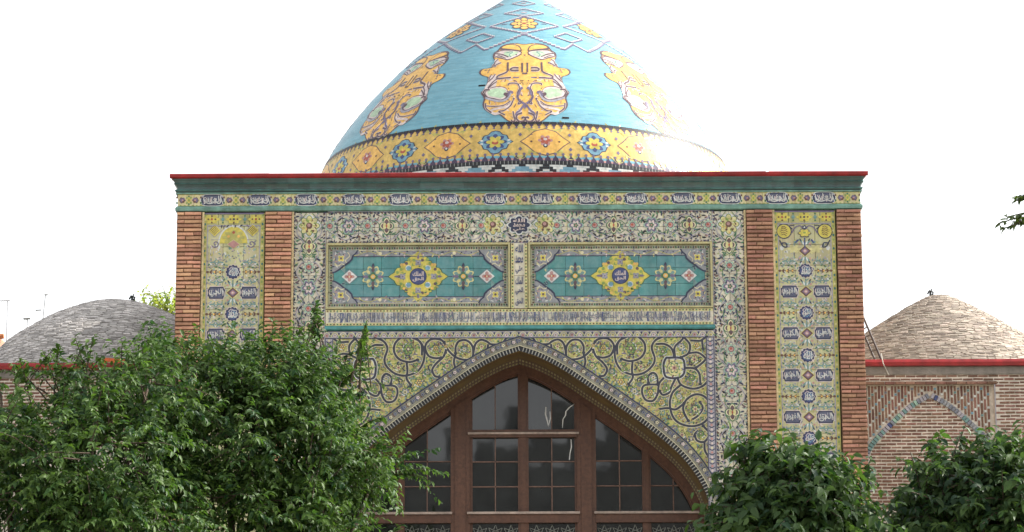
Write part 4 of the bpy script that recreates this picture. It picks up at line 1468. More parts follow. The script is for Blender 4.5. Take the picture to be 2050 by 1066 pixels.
def bar(px0, px1, py0, py1):
    MB().box(wx(px0), wx(px1), YW - .012, YW + .03, wz(py1), wz(py0)).build('glazing_bar', M_munt, win)
# middle bay, upper lights
for (a, b, m_) in ((945, 1038, 991.5), (1058, 1151, 1104.5)):
    for (p, q) in ((a, m_), (m_, b)):
        pane(p, q, 740, 863)
        for (u, v) in ((876, 925), (925, 975), (975, 1027)):
            pane(p, q, u, v)
        for (u, v) in ((1048, 1130), (1130, 1230)):
            pane(p, q, u, v)
    zt = ztop_at(wx(m_))
    MB().box(wx(m_ - 1), wx(m_ + 1), YW - .012, YW + .03, wz(1027), zt).build('glazing_bar', M_munt, win)
    for y in (925, 975):
        bar(a, b, y - 1, y + 1)
for sx in (-1, 1):
    X = lambda d: cxp + sx * d
    def seg(d0, d1):
        return tuple(sorted((X(d0), X(d1))))
    ms = 192
    for (d0, d1) in ((145, ms), (ms, 238)):
        a, b = seg(d0, d1)
        pane(a, b, 800, 924)
        pane(a, b, 924, 974)
        pane(a, b, 974, 1027)
        pane(a, b, 1048, 1140)
    zt = ztop_at(wx(X(ms)))
    MB().box(min(wx(X(ms - 1)), wx(X(ms + 1))), max(wx(X(ms - 1)), wx(X(ms + 1))), YW - .012, YW + .03, wz(1027), zt).build('glazing_bar', M_munt, win)
    a, b = seg(145, 238)
    for y in (924, 974):
        bar(a, b, y - 1, y + 1)
    for (d0, d1) in ((254, 299), (299, 360)):
        a, b = seg(d0, d1)
        pane(a, b, 880, 974)
        pane(a, b, 974, 1027)
        pane(a, b, 1048, 1140)
    zt = ztop_at(wx(X(299)))
    MB().box(min(wx(X(298)), wx(X(300))), max(wx(X(298)), wx(X(300))), YW - .012, YW + .03, wz(1027), zt).build('glazing_bar', M_munt, win)
    a, b = seg(254, 330)
    bar(a, b, 973, 975)
# geometric wire lattice under the rail
lat = MB()
for (pa, pb) in ((945, 1038), (1058, 1151), (1193, 1285), (1302, 1392), (810, 902)):
    xa, xb = wx(pa), wx(pb)
    w = xb - xa
    z1 = wz(1050)
    for k in range(3):
        for j in range(3):
            cx_, cz_ = xa + w * (k + .5) / 3, z1 - .16 - j * .24
            r_ = w / 6
            for q in range(8):
                a0, a1 = q * PI / 4, (q + 3) * PI / 4
                lat.tube([(cx_ + 1.25 * r_ * math.cos(a0), YW - .012, cz_ + 1.25 * r_ * math.sin(a0)), (cx_ + 1.25 * r_ * math.cos(a1), YW - .012, cz_ + 1.25 * r_ * math.sin(a1))], .006, 4)
lat.build('wire_lattice', mat('grey_wire', (0.20, 0.21, 0.19), 0.5, 0.2, 10), win, kind='stuff')
# thin white strips on the glass, drawn as streaks of reflected sky
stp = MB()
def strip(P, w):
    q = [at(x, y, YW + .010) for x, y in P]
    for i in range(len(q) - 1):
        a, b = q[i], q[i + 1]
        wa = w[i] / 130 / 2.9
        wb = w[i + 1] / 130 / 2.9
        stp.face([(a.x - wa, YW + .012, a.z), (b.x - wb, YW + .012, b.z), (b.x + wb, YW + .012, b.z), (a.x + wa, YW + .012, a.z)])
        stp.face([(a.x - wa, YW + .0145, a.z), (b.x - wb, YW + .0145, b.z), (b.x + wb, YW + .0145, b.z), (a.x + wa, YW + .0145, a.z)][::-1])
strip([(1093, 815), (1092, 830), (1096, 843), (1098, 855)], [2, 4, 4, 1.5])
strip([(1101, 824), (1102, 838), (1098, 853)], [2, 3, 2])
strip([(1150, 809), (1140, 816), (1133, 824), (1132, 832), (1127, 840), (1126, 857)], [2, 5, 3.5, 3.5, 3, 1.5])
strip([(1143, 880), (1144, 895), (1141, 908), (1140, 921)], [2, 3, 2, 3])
stp.build('paint_streak', mat('white_paint', (0.85, 0.85, 0.83), 0.5, 0.05, 10), win)  # streaks of reflected sky, drawn in white

# ------------------------------------------------------------------ main dome
DX, DY = 0.13, 9.0
ZK = [11.0, 12.2, 12.5, 12.6, 13, 13.4, 13.8, 14.2, 14.6, 15, 15.4, 15.8, 16.2, 16.5, 16.8]
RK = [3.84, 3.86, 3.86, 3.853, 3.762, 3.575, 3.323, 3.025, 2.69, 2.313, 1.881, 1.374, .80, .38, .02]
_zs = np.linspace(12.5, 16.8, 400)
_c = catmull(list(zip(ZK, RK)), 8)
_rs = np.interp(_zs, [p[0] for p in _c], [p[1] for p in _c])
_ss = np.concatenate([[0], np.cumsum(np.hypot(np.diff(_zs), np.diff(_rs)))])
def dome_pt(psi, s, h):
    """psi: angle from the front (towards the camera), s: length up the meridian, h: height off the surface"""
    z, r = float(np.interp(s, _ss, _zs)), float(np.interp(s, _ss, _rs))
    if s < 0:
        z, r = 12.5 + s, 3.86
    e = 0.03
    dz = float(np.interp(s + e, _ss, _zs) - np.interp(s - e, _ss, _zs))
    dr = float(np.interp(s + e, _ss, _rs) - np.interp(s - e, _ss, _rs))
    l = math.hypot(dz, dr) or 1
    nr, nz = (dz / l, -dr / l) if s > 0 else (1, 0)
    r += nr * h
    return (DX + r * math.sin(psi), DY - r * math.cos(psi), z + nz * h)
def dome_r(s):
    return float(np.interp(s, _ss, _rs))
_fy = [proj((DX, DY - r, z))[1] for z, r in zip(_zs, _rs)]
def s_of(y):
    return float(np.interp(-y, [-q for q in _fy], _ss))
GD = 115.6
dome = thing('tiled_dome', 'large pointed turquoise dome with orange medallions behind the portal', 'dome', (DX, DY, 11.0))
def dloc(V):
    return [(x - DX, y - DY, z - 11.0) for x, y, z in V]
M_domet = bpy.data.materials.new('turquoise_dome_bricks')
M_domet.use_nodes = True
nt = M_domet.node_tree
b = nt.nodes['Principled BSDF']
b.inputs['Roughness'].default_value = 0.36
b.inputs['Specular IOR Level'].default_value = 0.2
b.inputs['Coat Weight'].default_value = 0.08
b.inputs['Coat Roughness'].default_value = 0.25
uvn = nt.nodes.new('ShaderNodeUVMap')
brk = nt.nodes.new('ShaderNodeTexBrick')
brk.inputs['Color1'].default_value = (0.145, 0.355, 0.445, 1)
brk.inputs['Color2'].default_value = (0.20, 0.425, 0.51, 1)
brk.inputs['Mortar'].default_value = (0.21, 0.36, 0.42, 1)
brk.inputs['Scale'].default_value = 1.0
brk.inputs['Mortar Size'].default_value = 0.004
brk.inputs['Brick Width'].default_value = 0.14
brk.inputs['Row Height'].default_value = 0.042
nt.links.new(uvn.outputs[0], brk.inputs['Vector'])
mp = nt.nodes.new('ShaderNodeMapping')
mp.inputs['Scale'].default_value = (0.6, 12.0, 1)
nt.links.new(uvn.outputs[0], mp.inputs['Vector'])
ns = nt.nodes.new('ShaderNodeTexNoise')
ns.inputs['Scale'].default_value = 1.0
ns.inputs['Detail'].default_value = 5
nt.links.new(mp.outputs[0], ns.inputs['Vector'])
mx_ = nt.nodes.new('ShaderNodeMix')
mx_.data_type = 'RGBA'
mx_.blend_type = 'MULTIPLY'
mx_.inputs[0].default_value = 0.55
mrr = nt.nodes.new('ShaderNodeMapRange')
mrr.inputs[1].default_value = 0.25
mrr.inputs[2].default_value = 0.75
mrr.inputs[3].default_value = 0.65
mrr.inputs[4].default_value = 1.2
nt.links.new(ns.outputs[0], mrr.inputs[0])
nt.links.new(brk.outputs['Color'], mx_.inputs[6])
nt.links.new(mrr.outputs[0], mx_.inputs[7])
nt.links.new(mx_.outputs[2], b.inputs['Base Color'])
bpn = nt.nodes.new('ShaderNodeBump')
bpn.inputs['Strength'].default_value = 0.25
bpn.inputs['Distance'].default_value = 0.004
nt.links.new(brk.outputs['Fac'], bpn.inputs['Height'])
bpn.invert = True
nt.links.new(bpn.outputs[0], b.inputs['Normal'])

NA, NS = 192, 110
V, F, UVs = [], [], []
Smax = float(_ss[-1])
sv = [-1.5, -0.02] + list(np.linspace(0.0, Smax, NS))
for s in sv:
    for k in range(NA + 1):
        V.append(dome_pt(2 * PI * k / NA, s, 0.0))
for j in range(len(sv) - 1):
    for k in range(NA):
        a = j * (NA + 1) + k
        F.append((a, a + 1, a + NA + 2, a + NA + 1))
me = me_from('dome_shell', dloc(V), F, [M_domet], None, True)
uv = me.uv_layers.new(name='UVMap')
for poly in me.polygons:
    for li in poly.loop_indices:
        vi = me.loops[li].vertex_index
        k, j = vi % (NA + 1), vi // (NA + 1)
        uv.data[li].uv = (2 * PI * k / NA * 3.4, sv[j])
link('dome_shell', me, dome)


class DomeDeco(Deco):
    """design units: front-view survey units; x about the motif's own axis, y the survey height on the front meridian"""

    def mesh_on(s, name, psi0=0.0, dense=7.0, lift=0.003, s_direct=False):
        V, F, M = [], [], []
        for f, m in zip(s.F, s.M):
            pts = [s.V[i] for i in f]
            h = pts[0][2] * 0.8 + lift
            xs, ys = [p[0] for p in pts], [p[1] for p in pts]
            base = len(V)
            if max(max(xs) - min(xs), max(ys) - min(ys)) > dense * 2.2:
                n = len(pts)
                vc = [Vector((p[0], p[1])) for p in pts]
                st_ = dense
                gx = np.arange(min(xs) + st_ / 2, max(xs), st_)
                gy = np.arange(min(ys) + st_ / 2, max(ys), st_)
                pp = [(p[0], p[1]) for p in pts]
                vc += [Vector((a, c)) for a in gx for c in gy if inside((a, c), pp)]
                r_ = delaunay_2d_cdt(vc, [], [list(range(n))], 1, 1e-4)
                tv, tf = [tuple(v) for v in r_[0]], [tuple(t) for t in r_[2]]
            else:
                tv, tf = [(p[0], p[1]) for p in pts], [tuple(range(len(pts)))]
            for (x, y) in tv:
                sm = y if s_direct else s_of(y)
                psi = psi0 + (x / GD) / max(dome_r(sm), .15)
                V.append(dome_pt(psi, sm, h))
            for t in tf:
                t = list(t)
                # face outwards
                a, b_, c = (Vector(V[base + t[i]]) for i in (0, 1, 2))
                nrm = (b_ - a).cross(c - a)
                if nrm.dot(Vector((a.x - DX, a.y - DY, 0.5))) < 0:
                    t = t[::-1]
                F.append(tuple(base + i for i in t))
                M.append(m)
        return me_from(name, dloc(V), F, [glaze(c) for c in s.cols], M)


def sym(P):
    """right-half outline (x from the axis) to a closed symmetric outline"""
    return P + [(-x, y) for x, y in P[::-1]]


MD = DomeDeco()
CX0, KX = 665.0, 5.61         # the photo crop the medallion was surveyed in
def mc(P):
    return [((x - CX0) / KX, y / KX + 70) for x, y in P]
half = [(690, 105), (760, 95), (860, 100), (930, 125), (965, 165), (1015, 200), (1020, 250), (990, 300), (1010, 345), (1080, 365), (1150, 370), (1180, 405), (1150, 440), (1080, 470), (1090, 540), (1125, 605), (1155, 640), (1120, 700), (1135, 770), (1110, 830), (1040, 875), (950, 895), (870, 960), (815, 985), (760, 975), (690, 988)]
outl = mc(half)
outl = catmull(outl, 3)
MD.poly(sym([(x * 1.02, y) for x, y in outl]), 'umber', 1)
MD.poly(sym([(x * .975, 167 + (y - 167) * .98) for x, y in outl]), 'orange', 2)
def both(P, w, col, lay, smooth=5):
    q = mc(P)
    w = w * 1.45 + .3
    col = 'umber' if col == 'brown' else col
    if col == 'umber' and smooth:
        MD.stroke(q, w + 1.8, 'lilac', lay - 1.6, smooth)
        MD.stroke([(-x, y) for x, y in q], w + 1.8, 'lilac', lay - 1.6, smooth)
    MD.stroke(q, w, col, lay, smooth)
    MD.stroke([(-x, y) for x, y in q], w, col, lay, smooth)
def bothpoly(P, col, lay, sm=3):
    q = catmull(mc(P), sm, True) if sm else mc(P)
    col = 'umber' if col == 'brown' else col
    MD.poly(q, col, lay)
    MD.poly([(-x, y) for x, y in q], col, lay)
rl = random.Random(31)
_n = 0
while _n < 120:          # fine tendrils over the orange ground
    x, y = rl.uniform(2, 84), rl.uniform(92, 244)
    if not inside((x, y), [(0, 88)] + [(a * .93, b) for a, b in outl] + [(0, 246)]) or 112 < y < 158 and x < 60:
        continue
    _n += 1
    a, L, w, c, b = rl.uniform(0, 6.28), rl.uniform(5, 10), rl.uniform(1.2, 2.2), rl.choice(('umber', 'umber', 'lilac', 'tan', 'rose')), rl.uniform(-2, 2)
    MD.leaf(x, y, a, L, w, c, 2.6, b)
    MD.leaf(-x, y, PI - a, L, w, c, 2.6, -b)
# crown lobes
bothpoly([(700, 165), (730, 125), (800, 108), (880, 112), (935, 140), (945, 165), (860, 170), (760, 185), (705, 190)], 'brown', 3)
bothpoly([(715, 160), (745, 130), (810, 115), (880, 120), (925, 145), (850, 158), (770, 168), (720, 178)], 'orange', 4)
bothpoly([(700, 195), (800, 175), (940, 170), (1010, 210), (1005, 245), (930, 265), (860, 285), (790, 265), (720, 235)], 'brown', 3)
bothpoly([(712, 198), (800, 183), (930, 178), (995, 212), (990, 240), (920, 255), (860, 275), (795, 256), (730, 228)], 'lilac', 4)
bothpoly([(735, 200), (800, 190), (880, 190), (900, 220), (850, 250), (800, 240)], 'mint', 5)
both([(800, 200), (840, 225), (820, 250)], 1.0, 'bluegreen', 6)
both([(850, 250), (920, 220), (1000, 205)], 1.2, 'brown', 6)
both([(880, 265), (950, 235), (1010, 245)], 1.0, 'brown', 6)
both([(800, 190), (870, 200)], .8, 'bluegreen', 6)
# shoulders
bothpoly([(950, 300), (1000, 270), (1010, 330), (960, 330)], 'lilac', 4)
both([(930, 310), (985, 330), (1000, 350), (1020, 330), (1035, 355)], 1.0, 'brown', 6)
both([(965, 270), (1000, 300), (1015, 340)], 1.0, 'brown', 6)
# lettering and its line, as surveyed
both([(855, 310), (858, 410)], 2.6, 'brown', 6, 0)
both([(735, 375), (790, 372), (822, 385), (815, 402), (735, 405)], 1.9, 'brown', 6)
both([(694, 318), (694, 425)], 2.4, 'brown', 6, 0)
both([(665, 440), (694, 436)], 2.0, 'brown', 6, 0)
both([(858, 410), (890, 430), (960, 455), (980, 475), (960, 488), (820, 482)], 1.8, 'brown', 6)
MD.rect(*(lambda a, b_: (a[0], b_[0], a[1], b_[1]))(*mc([(530, 476), (800, 490)])), 'purple', 6)
for x in (545, 620, 640, 705, 790):
    p = mc([(x, 520)])[0]
    MD.disc(p[0], p[1], 1.8, 1.1, 'brown', 6, 7)
# cheeks
bothpoly([(960, 470), (1050, 450), (1080, 520), (1120, 600), (1000, 580), (985, 520)], 'lilac', 3)
for P in ([(1000, 440), (1030, 480), (1080, 520)], [(960, 480), (1020, 520), (1085, 590)], [(980, 520), (1040, 560), (1080, 600)], [(1050, 450), (1065, 480), (1060, 500)]):
    both(P, 1.2, 'brown', 6)
bothpoly([(860, 620), (900, 585), (980, 575), (1060, 590), (1110, 625), (1140, 640), (1110, 690), (1040, 720), (950, 745), (870, 720), (840, 670)], 'brown', 4)
bothpoly([(865, 625), (905, 592), (980, 583), (1055, 597), (1100, 628), (1110, 650), (1080, 690), (1020, 705), (940, 725), (880, 700)], 'lilac', 5)
bothpoly([(880, 630), (915, 605), (980, 598), (1050, 610), (1090, 640), (1060, 680), (1000, 695), (930, 712), (890, 680)], 'mint', 6)
bothpoly([(860, 655), (895, 650), (905, 672), (880, 690), (850, 685)], 'brown', 7)
both([(820, 640), (840, 690), (880, 730), (950, 745), (1040, 725), (1110, 700)], 2.6, 'greyviolet', 7)
both([(1060, 612), (1110, 610), (1130, 630), (1140, 650)], 2.0, 'brown', 7)
both([(800, 660), (830, 640), (860, 690)], 2.6, 'purple', 7)
# lower cheek petals
both([(815, 750), (850, 800), (930, 820), (1020, 835), (1050, 850)], 2.6, 'lilac', 5)
both([(800, 740), (830, 800), (900, 850), (960, 860), (890, 900)], 1.4, 'brown', 6)
both([(830, 745), (900, 790), (1010, 800), (1100, 790)], 1.0, 'brown', 6)
both([(1110, 760), (1100, 820), (1040, 870)], 1.6, 'brown', 6)
both([(930, 870), (1000, 885), (1040, 865)], 3.4, 'lilac', 5)
# central scroll
both([(730, 560), (785, 545), (845, 550), (850, 570)], 1.3, 'brown', 6)
both([(690, 595), (720, 620), (735, 670), (750, 700), (720, 750), (680, 775)], 3.0, 'purple', 6)
both([(740, 555), (700, 600), (745, 640), (740, 700)], 1.8, 'lilac', 5)
both([(745, 555), (725, 600), (750, 660), (735, 740)], 1.2, 'brown', 7)
both([(730, 755), (740, 780), (710, 770), (720, 745)], 1.4, 'brown', 7)
MD.diamond(*(lambda p: (p[0], p[1], 5, 7))(mc([(662, 800)])[0]), 'purple', 6)
both([(680, 790), (720, 850), (760, 880), (770, 910)], 2.4, 'purple', 6)
both([(700, 830), (760, 870), (700, 860)], 2.0, 'lilac', 5)
both([(700, 880), (750, 900), (765, 940), (730, 975), (680, 970), (665, 940), (690, 930), (705, 945)], 2.0, 'brown', 6)
both([(800, 860), (790, 920), (780, 965), (810, 975), (820, 955)], 1.7, 'brown', 6)
both([(870, 640), (800, 640)], 1.0, 'brown', 6)
both([(780, 725), (795, 715), (790, 740)], 1.1, 'brown', 6)
for k in range(8):
    me_k = MD.mesh_on('medallion', k * PI / 4)
    link('medallion', me_k, dome)

# the orange band with lozenges
s0, s1 = s_of(325), s_of(247)
NB = 14
bd = DomeDeco()
per = 2 * PI * 3.76 * GD / NB            # units along the band for one repeat (mid radius)
def by(t):
    return s0 + (s1 - s0) * t
class BandDeco(DomeDeco):
    KY = 42.0            # band height in x units, so that pieces can be cut evenly before they are bent

    def mesh_on(s, name, psi0=0.0, lift=0.003):
        V, F, M = [], [], []
        for f, m in zip(s.F, s.M):
            pts = [s.V[i] for i in f]
            base = len(V)
            h = pts[0][2] * 0.8 + lift
            P = [(p[0], p[1] * s.KY) for p in pts]
            xs, ys = [p[0] for p in P], [p[1] for p in P]
            if max(xs) - min(xs) > 9:
                vc = [Vector(p) for p in P] + [Vector((a, c)) for a in np.arange(min(xs) + 2, max(xs), 4.) for c in np.arange(min(ys) + 2, max(ys), 4.) if inside((a, c), P)]
                r_ = delaunay_2d_cdt(vc, [], [list(range(len(P)))], 1, 1e-4)
                P, tf = [tuple(v) for v in r_[0]], [tuple(t) for t in r_[2]]
            else:
                tf = [tuple(range(len(P)))]
            for p in P:
                V.append(dome_pt(psi0 + p[0] / 100 * (2 * PI / NB), by(p[1] / s.KY), h))
            for t in tf:
                t = [base + i for i in t]
                a, b_, c = (Vector(V[i]) for i in t[:3])
                if (b_ - a).cross(c - a).dot(Vector((a.x - DX, a.y - DY, 0.2))) < 0:
                    t = t[::-1]
                F.append(tuple(t))
                M.append(m)
        return me_from(name, dloc(V), F, [glaze(c) for c in s.cols], M)
    def disc(s, x, y, rx, ry=None, col='navy', lay=1, n=10, rot=0.0):
        return super().disc(x, y, rx, ry, col, lay, n, rot)
# x: 0..100 across one repeat, y: 0..1 up the band. one unit of x = per/100
ux = per / 100 / 78.0                   # width of one x unit as a share of the band's height
u1 = BandDeco()
for i in range(20):                     # ground in small steps so that it follows the curve
    for j in range(4):
        u1.rect(i * 5, i * 5 + 5.01, j / 4, (j + 1) / 4, 'tan', 0.3)
def S(P):
    return P
# yellow-tan fields beside the lozenges
u1.poly([(36, .5), (50, .2), (64, .5), (50, .8)], 'paleyel', 1) if False else None
for cx_ in (25,):
    pass
def loz_out(cx_, w, col, lay, k=1.0):
    P = [(-w, .5), (-w * .8, .57), (-w * .72, .60), (-w * .45, .73), (-w * .36, .75), (0, .80), (w * .36, .75), (w * .45, .73), (w * .72, .60), (w * .8, .57), (w, .5)]
    Q = P + [(x, 1 - y) for x, y in P[-2:0:-1]]
    u1.poly([(cx_ + x, .5 + (y - .5) * k) for x, y in Q], col, lay)
# left part of the unit: orange lozenge with pink flower, outlined; right: blue rosette
for dy in (0,):
    loz_out(25, 25.5, 'umber', 1.2, 1.16)
    loz_out(25, 24, 'orange', 2.4, 1.08)
u1.lobed(25, .53, 7.0, .13, 6, .3, 'pink', 3.5).lobed(25, .53, 5, .09, 5, .3, 'red', 4.5).disc(25, .40, 2.3, .05, 'navy', 3.6).disc(25, .41, 1.2, .028, 'white', 4.8)
u1.disc(25, .56, 2, .035, 'lilac', 5.5)
for sx in (-1, 1):
    u1.disc(25 + sx * 14, .5, 1.3, .025, 'brown', 3.5, 6)
    u1.stroke([(25 + sx * 9, .5), (25 + sx * 17, .56), (25 + sx * 15, .47)], .012 * 50, 'olive', 3.2, 3)
# blue cartouche
P = [(-17, .5), (-13, .56), (-11, .66), (-7, .68), (-4, .76), (0, .78), (4, .76), (7, .68), (11, .66), (13, .56), (17, .5)]
Q = P + [(x, 1 - y) for x, y in P[-2:0:-1]]
u1.poly([(75 + x * 1.08, .5 + (y - .5) * 1.08) for x, y in Q], 'navy', 1.5)
u1.poly([(75 + x, y) for x, y in Q], 'sky', 2.6)
u1.lobed(75, .5, 11, .19, 8, .3, 'cobalt', 3.6).lobed(75, .5, 8.5, .145, 6, .3, 'yellow', 4.6).disc(75, .48, 3.4, .05, 'red', 5.6).disc(75, .52, 2.2, .035, 'orange', 6.2)
for sx in (-1, 1):
    for sy in (-1, 1):
        u1.leaf(75 + sx * 12, .5 + sy * .04, 0, sx * 3.6, .05, 'white', 4)
# joints between: knot and small drops
for cx_ in (0.0, 50.0, 100.0):
    for sy in (-1, 1):
        q = .5 + sy * .18
        u1.poly([(cx_ - 2 + .001, q), (cx_, q + .05), (cx_ + 2, q), (cx_, q - .05)], 'purple', 3)
        u1.stroke([(cx_ - 9, .5 + sy * .16), (cx_ - 3, .5 + sy * .03), (cx_ + 3, .5 + sy * .03), (cx_ + 9, .5 + sy * .16)], .9, 'olive', 2.9, 3)
# trefoils along both rims
for i in range(13):
    x = 100 / 13 * (i + .5)
    w = 100 / 13
    u1.poly([(x - w * .42, 0.03), (x - w * .30, .10), (x - w * .12, .125), (x, .20), (x + w * .12, .125), (x + w * .30, .10), (x + w * .42, .03)], 'plum', 3)
    u1.disc(x, .195, w * .20, .034, 'purple', 4, 7)
    u1.poly([(x - w * .34, .98), (x - w * .24, .925), (x - w * .1, .905), (x, .855), (x + w * .1, .905), (x + w * .24, .925), (x + w * .34, .98)], 'plum', 3)
    u1.disc(x, .865, w * .17, .026, 'purple', 4, 7)
    u1.disc(x + w / 2, .07, w * .16, .03, 'pink', 3.5, 6)
for i in range(26):
    x = 100 / 26 * i
    u1.rect(x, x + 3.846 - .35, -.055, .035, 'black', 5)
    if i % 2 == 0:
        u1.rect(x, x + 7.69 - .4, .962, 1.04, 'black', 5)
    u1.rect(x + 3.846 - .35, x + 3.846, -.03, .03, 'white', 4.8)
u1.rect(0, 100, .985, 1.02, 'lilac', 4.6) if False else None
BX = 0.0887 - .25 * 2 * PI / NB          # puts a pink-flower lozenge at the surveyed place
for k in range(NB):
    link('band_tile', u1.mesh_on('band_tile', BX + k * 2 * PI / NB), dome)

# stepped brick course under the band
NK = 30
kd = MB()
cw = 2 * PI / NK / 14
hr = 0.042
mi = {'black': 0, 'white': 1, 'sky': 2}
def kcell(k, i, j, n, col):
    a0, a1 = 2 * PI * k / NK + i * cw + .0006, 2 * PI * k / NK + (i + n) * cw - .0006
    z1 = s0 - 0.035 - j * hr
    z0 = z1 - hr + .002
    kd.face([dome_pt(a0, z0, .007), dome_pt(a1, z0, .007), dome_pt(a1, z1, .007), dome_pt(a0, z1, .007)], mi[col])
KROWS = [
    'WWWWWKKWWWWWKK', 'SWWWKKKKWWWSSS', 'SSWKKWWKKWSSSS', 'WSSKWSSWKSSWWW', 'WWSWWSSWWSWWKK', 'KWWWKWWKWWWKKK']
for k in range(NK):
    for j, row in enumerate(KROWS):
        i = 0
        while i < 14:
            n = 1
            while i + n < 14 and row[i + n] == row[i] and n < 3:
                n += 1
            kcell(k, i, j, n, {'K': 'black', 'W': 'white', 'S': 'sky'}[row[i]])
            i += n
kd.V = dloc(kd.V)
kd.build('stepped_course', [glaze('black'), glaze('white'), glaze('sky')], dome)

# zigzag lines, diamonds and flowers near the top
zz = DomeDeco()
h8 = 45.0
def ang(deg, y):
    """degrees round the dome -> design x on the local radius"""
    return math.radians(deg) * dome_r(s_of(y)) * GD
class ZigDeco(DomeDeco):
    def mesh_on(s, name, psi0=0.0, lift=0.003):
        V, F = [], []
        for f in s.F:
            pts = [s.V[i] for i in f]
            base = len(V)
            for p in pts:
                V.append(dome_pt(psi0 + math.radians(p[0]), s_of(p[1]), p[2] * 0.8 + lift))
            t = list(range(base, base + len(pts)))
            a, b_, c = (Vector(V[i]) for i in t[:3])
            if (b_ - a).cross(c - a).dot(Vector((a.x - DX, a.y - DY, 0.6))) < 0:
                t = t[::-1]
            F.append(tuple(t))
        return me_from(name, dloc(V), F, [glaze(c) for c in s.cols], s.M)
    def steps(s, P, n, w, hgt, lay=1):
        """a brick-stepped line: little blocks, purple below, white above"""
        for i in range(len(P) - 1):
            (xa, ya), (xb, yb) = P[i], P[i + 1]
            for k in range(n):
                x0, y0 = xa + (xb - xa) * k / n, ya + (yb - ya) * k / n
                x1 = xa + (xb - xa) * (k + 1) / n
                ym = ya + (yb - ya) * (k + .5) / n
                ww = (x1 - x0) * .5
                xm = (x0 + x1) / 2
                s.rect(xm - abs(ww) * 1.25, xm + abs(ww) * 1.25, ym - hgt * .75, ym - hgt * .05, 'white', lay)
                s.rect(xm - abs(ww) * .92, xm + abs(ww) * .92, ym - hgt * .25, ym + hgt * .85, 'purple', lay + 1)
def zig_part(name, fn):
    d = ZigDeco()
    fn(d)
    for k in range(8):
        link(name, d.mesh_on(name, k * PI / 4), dome)
zig_part('zigzag_line', lambda d: d.steps([(-22.5, 84), (-17, 97), (0, 68), (17, 97), (22.5, 84)], 10, 1, 2.7))
zig_part('stepped_diamond', lambda d: (d.steps([(-21, 50), (0, 33), (21, 50), (0, 67), (-21, 50)], 12, 1, 2.1),
                                       [d.rect(sx * 10.5, sx * 14, 47.3, 48.5, 'purple', 3) for sx in (-1, 1)]))
zig_part('small_diamond', lambda d: d.steps([(15, 72), (22.5, 63), (30, 72), (22.5, 81), (15, 72)], 6, 1, 2.0, 4))
zig_part('small_diamond', lambda d: (d.steps([(-17, 26), (0, 18), (17, 26), (0, 33), (-17, 26)], 7, 1, 1.5),
                                     d.stroke([(-12, 26), (0, 21.5), (12, 26), (0, 30.5)], .8, 'greyviolet', 3, closed=True), d.disc(0, 26, 3, 1.6, 'greyviolet', 3, 8)))
zig_part('small_diamond', lambda d: (d.steps([(-16, 7), (0, 2), (16, 7), (0, 12), (-16, 7)], 6, 1, 1.3), d.disc(0, 7, 4, 1.4, 'greyviolet', 3, 8)))
def _fl(d):
    d.disc(0, 48, 5.6, 7.6, 'umber', 2, 10)
    for a in range(8):
        q = a * PI / 4
        d.disc(6.2 * math.cos(q), 48 + 8.8 * math.sin(q), 2.7, 3.5, 'umber', 3, 8)
        d.disc(6.0 * math.cos(q), 48 + 8.4 * math.sin(q), 2.0, 2.6, 'orange', 4.2, 8)
    d.disc(0, 48, 4.2, 5.6, 'orange', 5, 10)
    for a in range(4):
        q = a * PI / 2 + PI / 4
        d.disc(2.8 * math.cos(q), 48 + 3.6 * math.sin(q), .9, 1.2, 'umber', 6, 7)
    d.disc(0, 48, 1.3, 1.8, 'red', 7, 7)
zig_part('flower', _fl)
# two dark slots in the glazed field
sl = MB()
for (px, py) in ((963, 169), (1130, 235)):
    s_ = s_of(py - 1) - .012
    ps = (px - 1050) / GD / dome_r(s_)
    w = 7 / GD / dome_r(s_)
    for q in range(2):
        a0, a1 = ps - w + w * q, ps + w * q
        sl.face([dome_pt(a0, s_ - .02, .006), dome_pt(a1, s_ - .02, .006), dome_pt(a1, s_ + .02, .006), dome_pt(a0, s_ + .02, .006)])
sl.V = dloc(sl.V)
sl.build('vent_slot', M_dark, dome)
#--WINGS--
# ------------------------------------------------------------------ side wings
YWG = 1.5
M_wbrick = mat('wing_brick', (0.30, 0.17, 0.125), 0.92, 0.25, 30.0, spec=0.12, bump=0.5, bscale=140, obj_var=0.32, hue_var=0.015, second=(0.19, 0.10, 0.078))
M_wmort = mat('pale_lime_mortar', (0.66, 0.59, 0.50), 0.95, 0.2, 14.0, spec=0.1, bump=0.4)
M_stone = mat('grey_stone_band', (0.24, 0.215, 0.19), 0.9, 0.25, 6.0, bump=0.4)
M_roof = mat('wing_roof_plaster', (0.30, 0.28, 0.25), 0.95, 0.2, 3.0)
Z_COP0, Z_COP1 = 8.395, 8.50
Z_ST0 = 8.275


def pebble_brick(mb, x0, x1, y0, y1, z0, z1):
    mb.box(x0, x1, y0, y1, z0, z1)


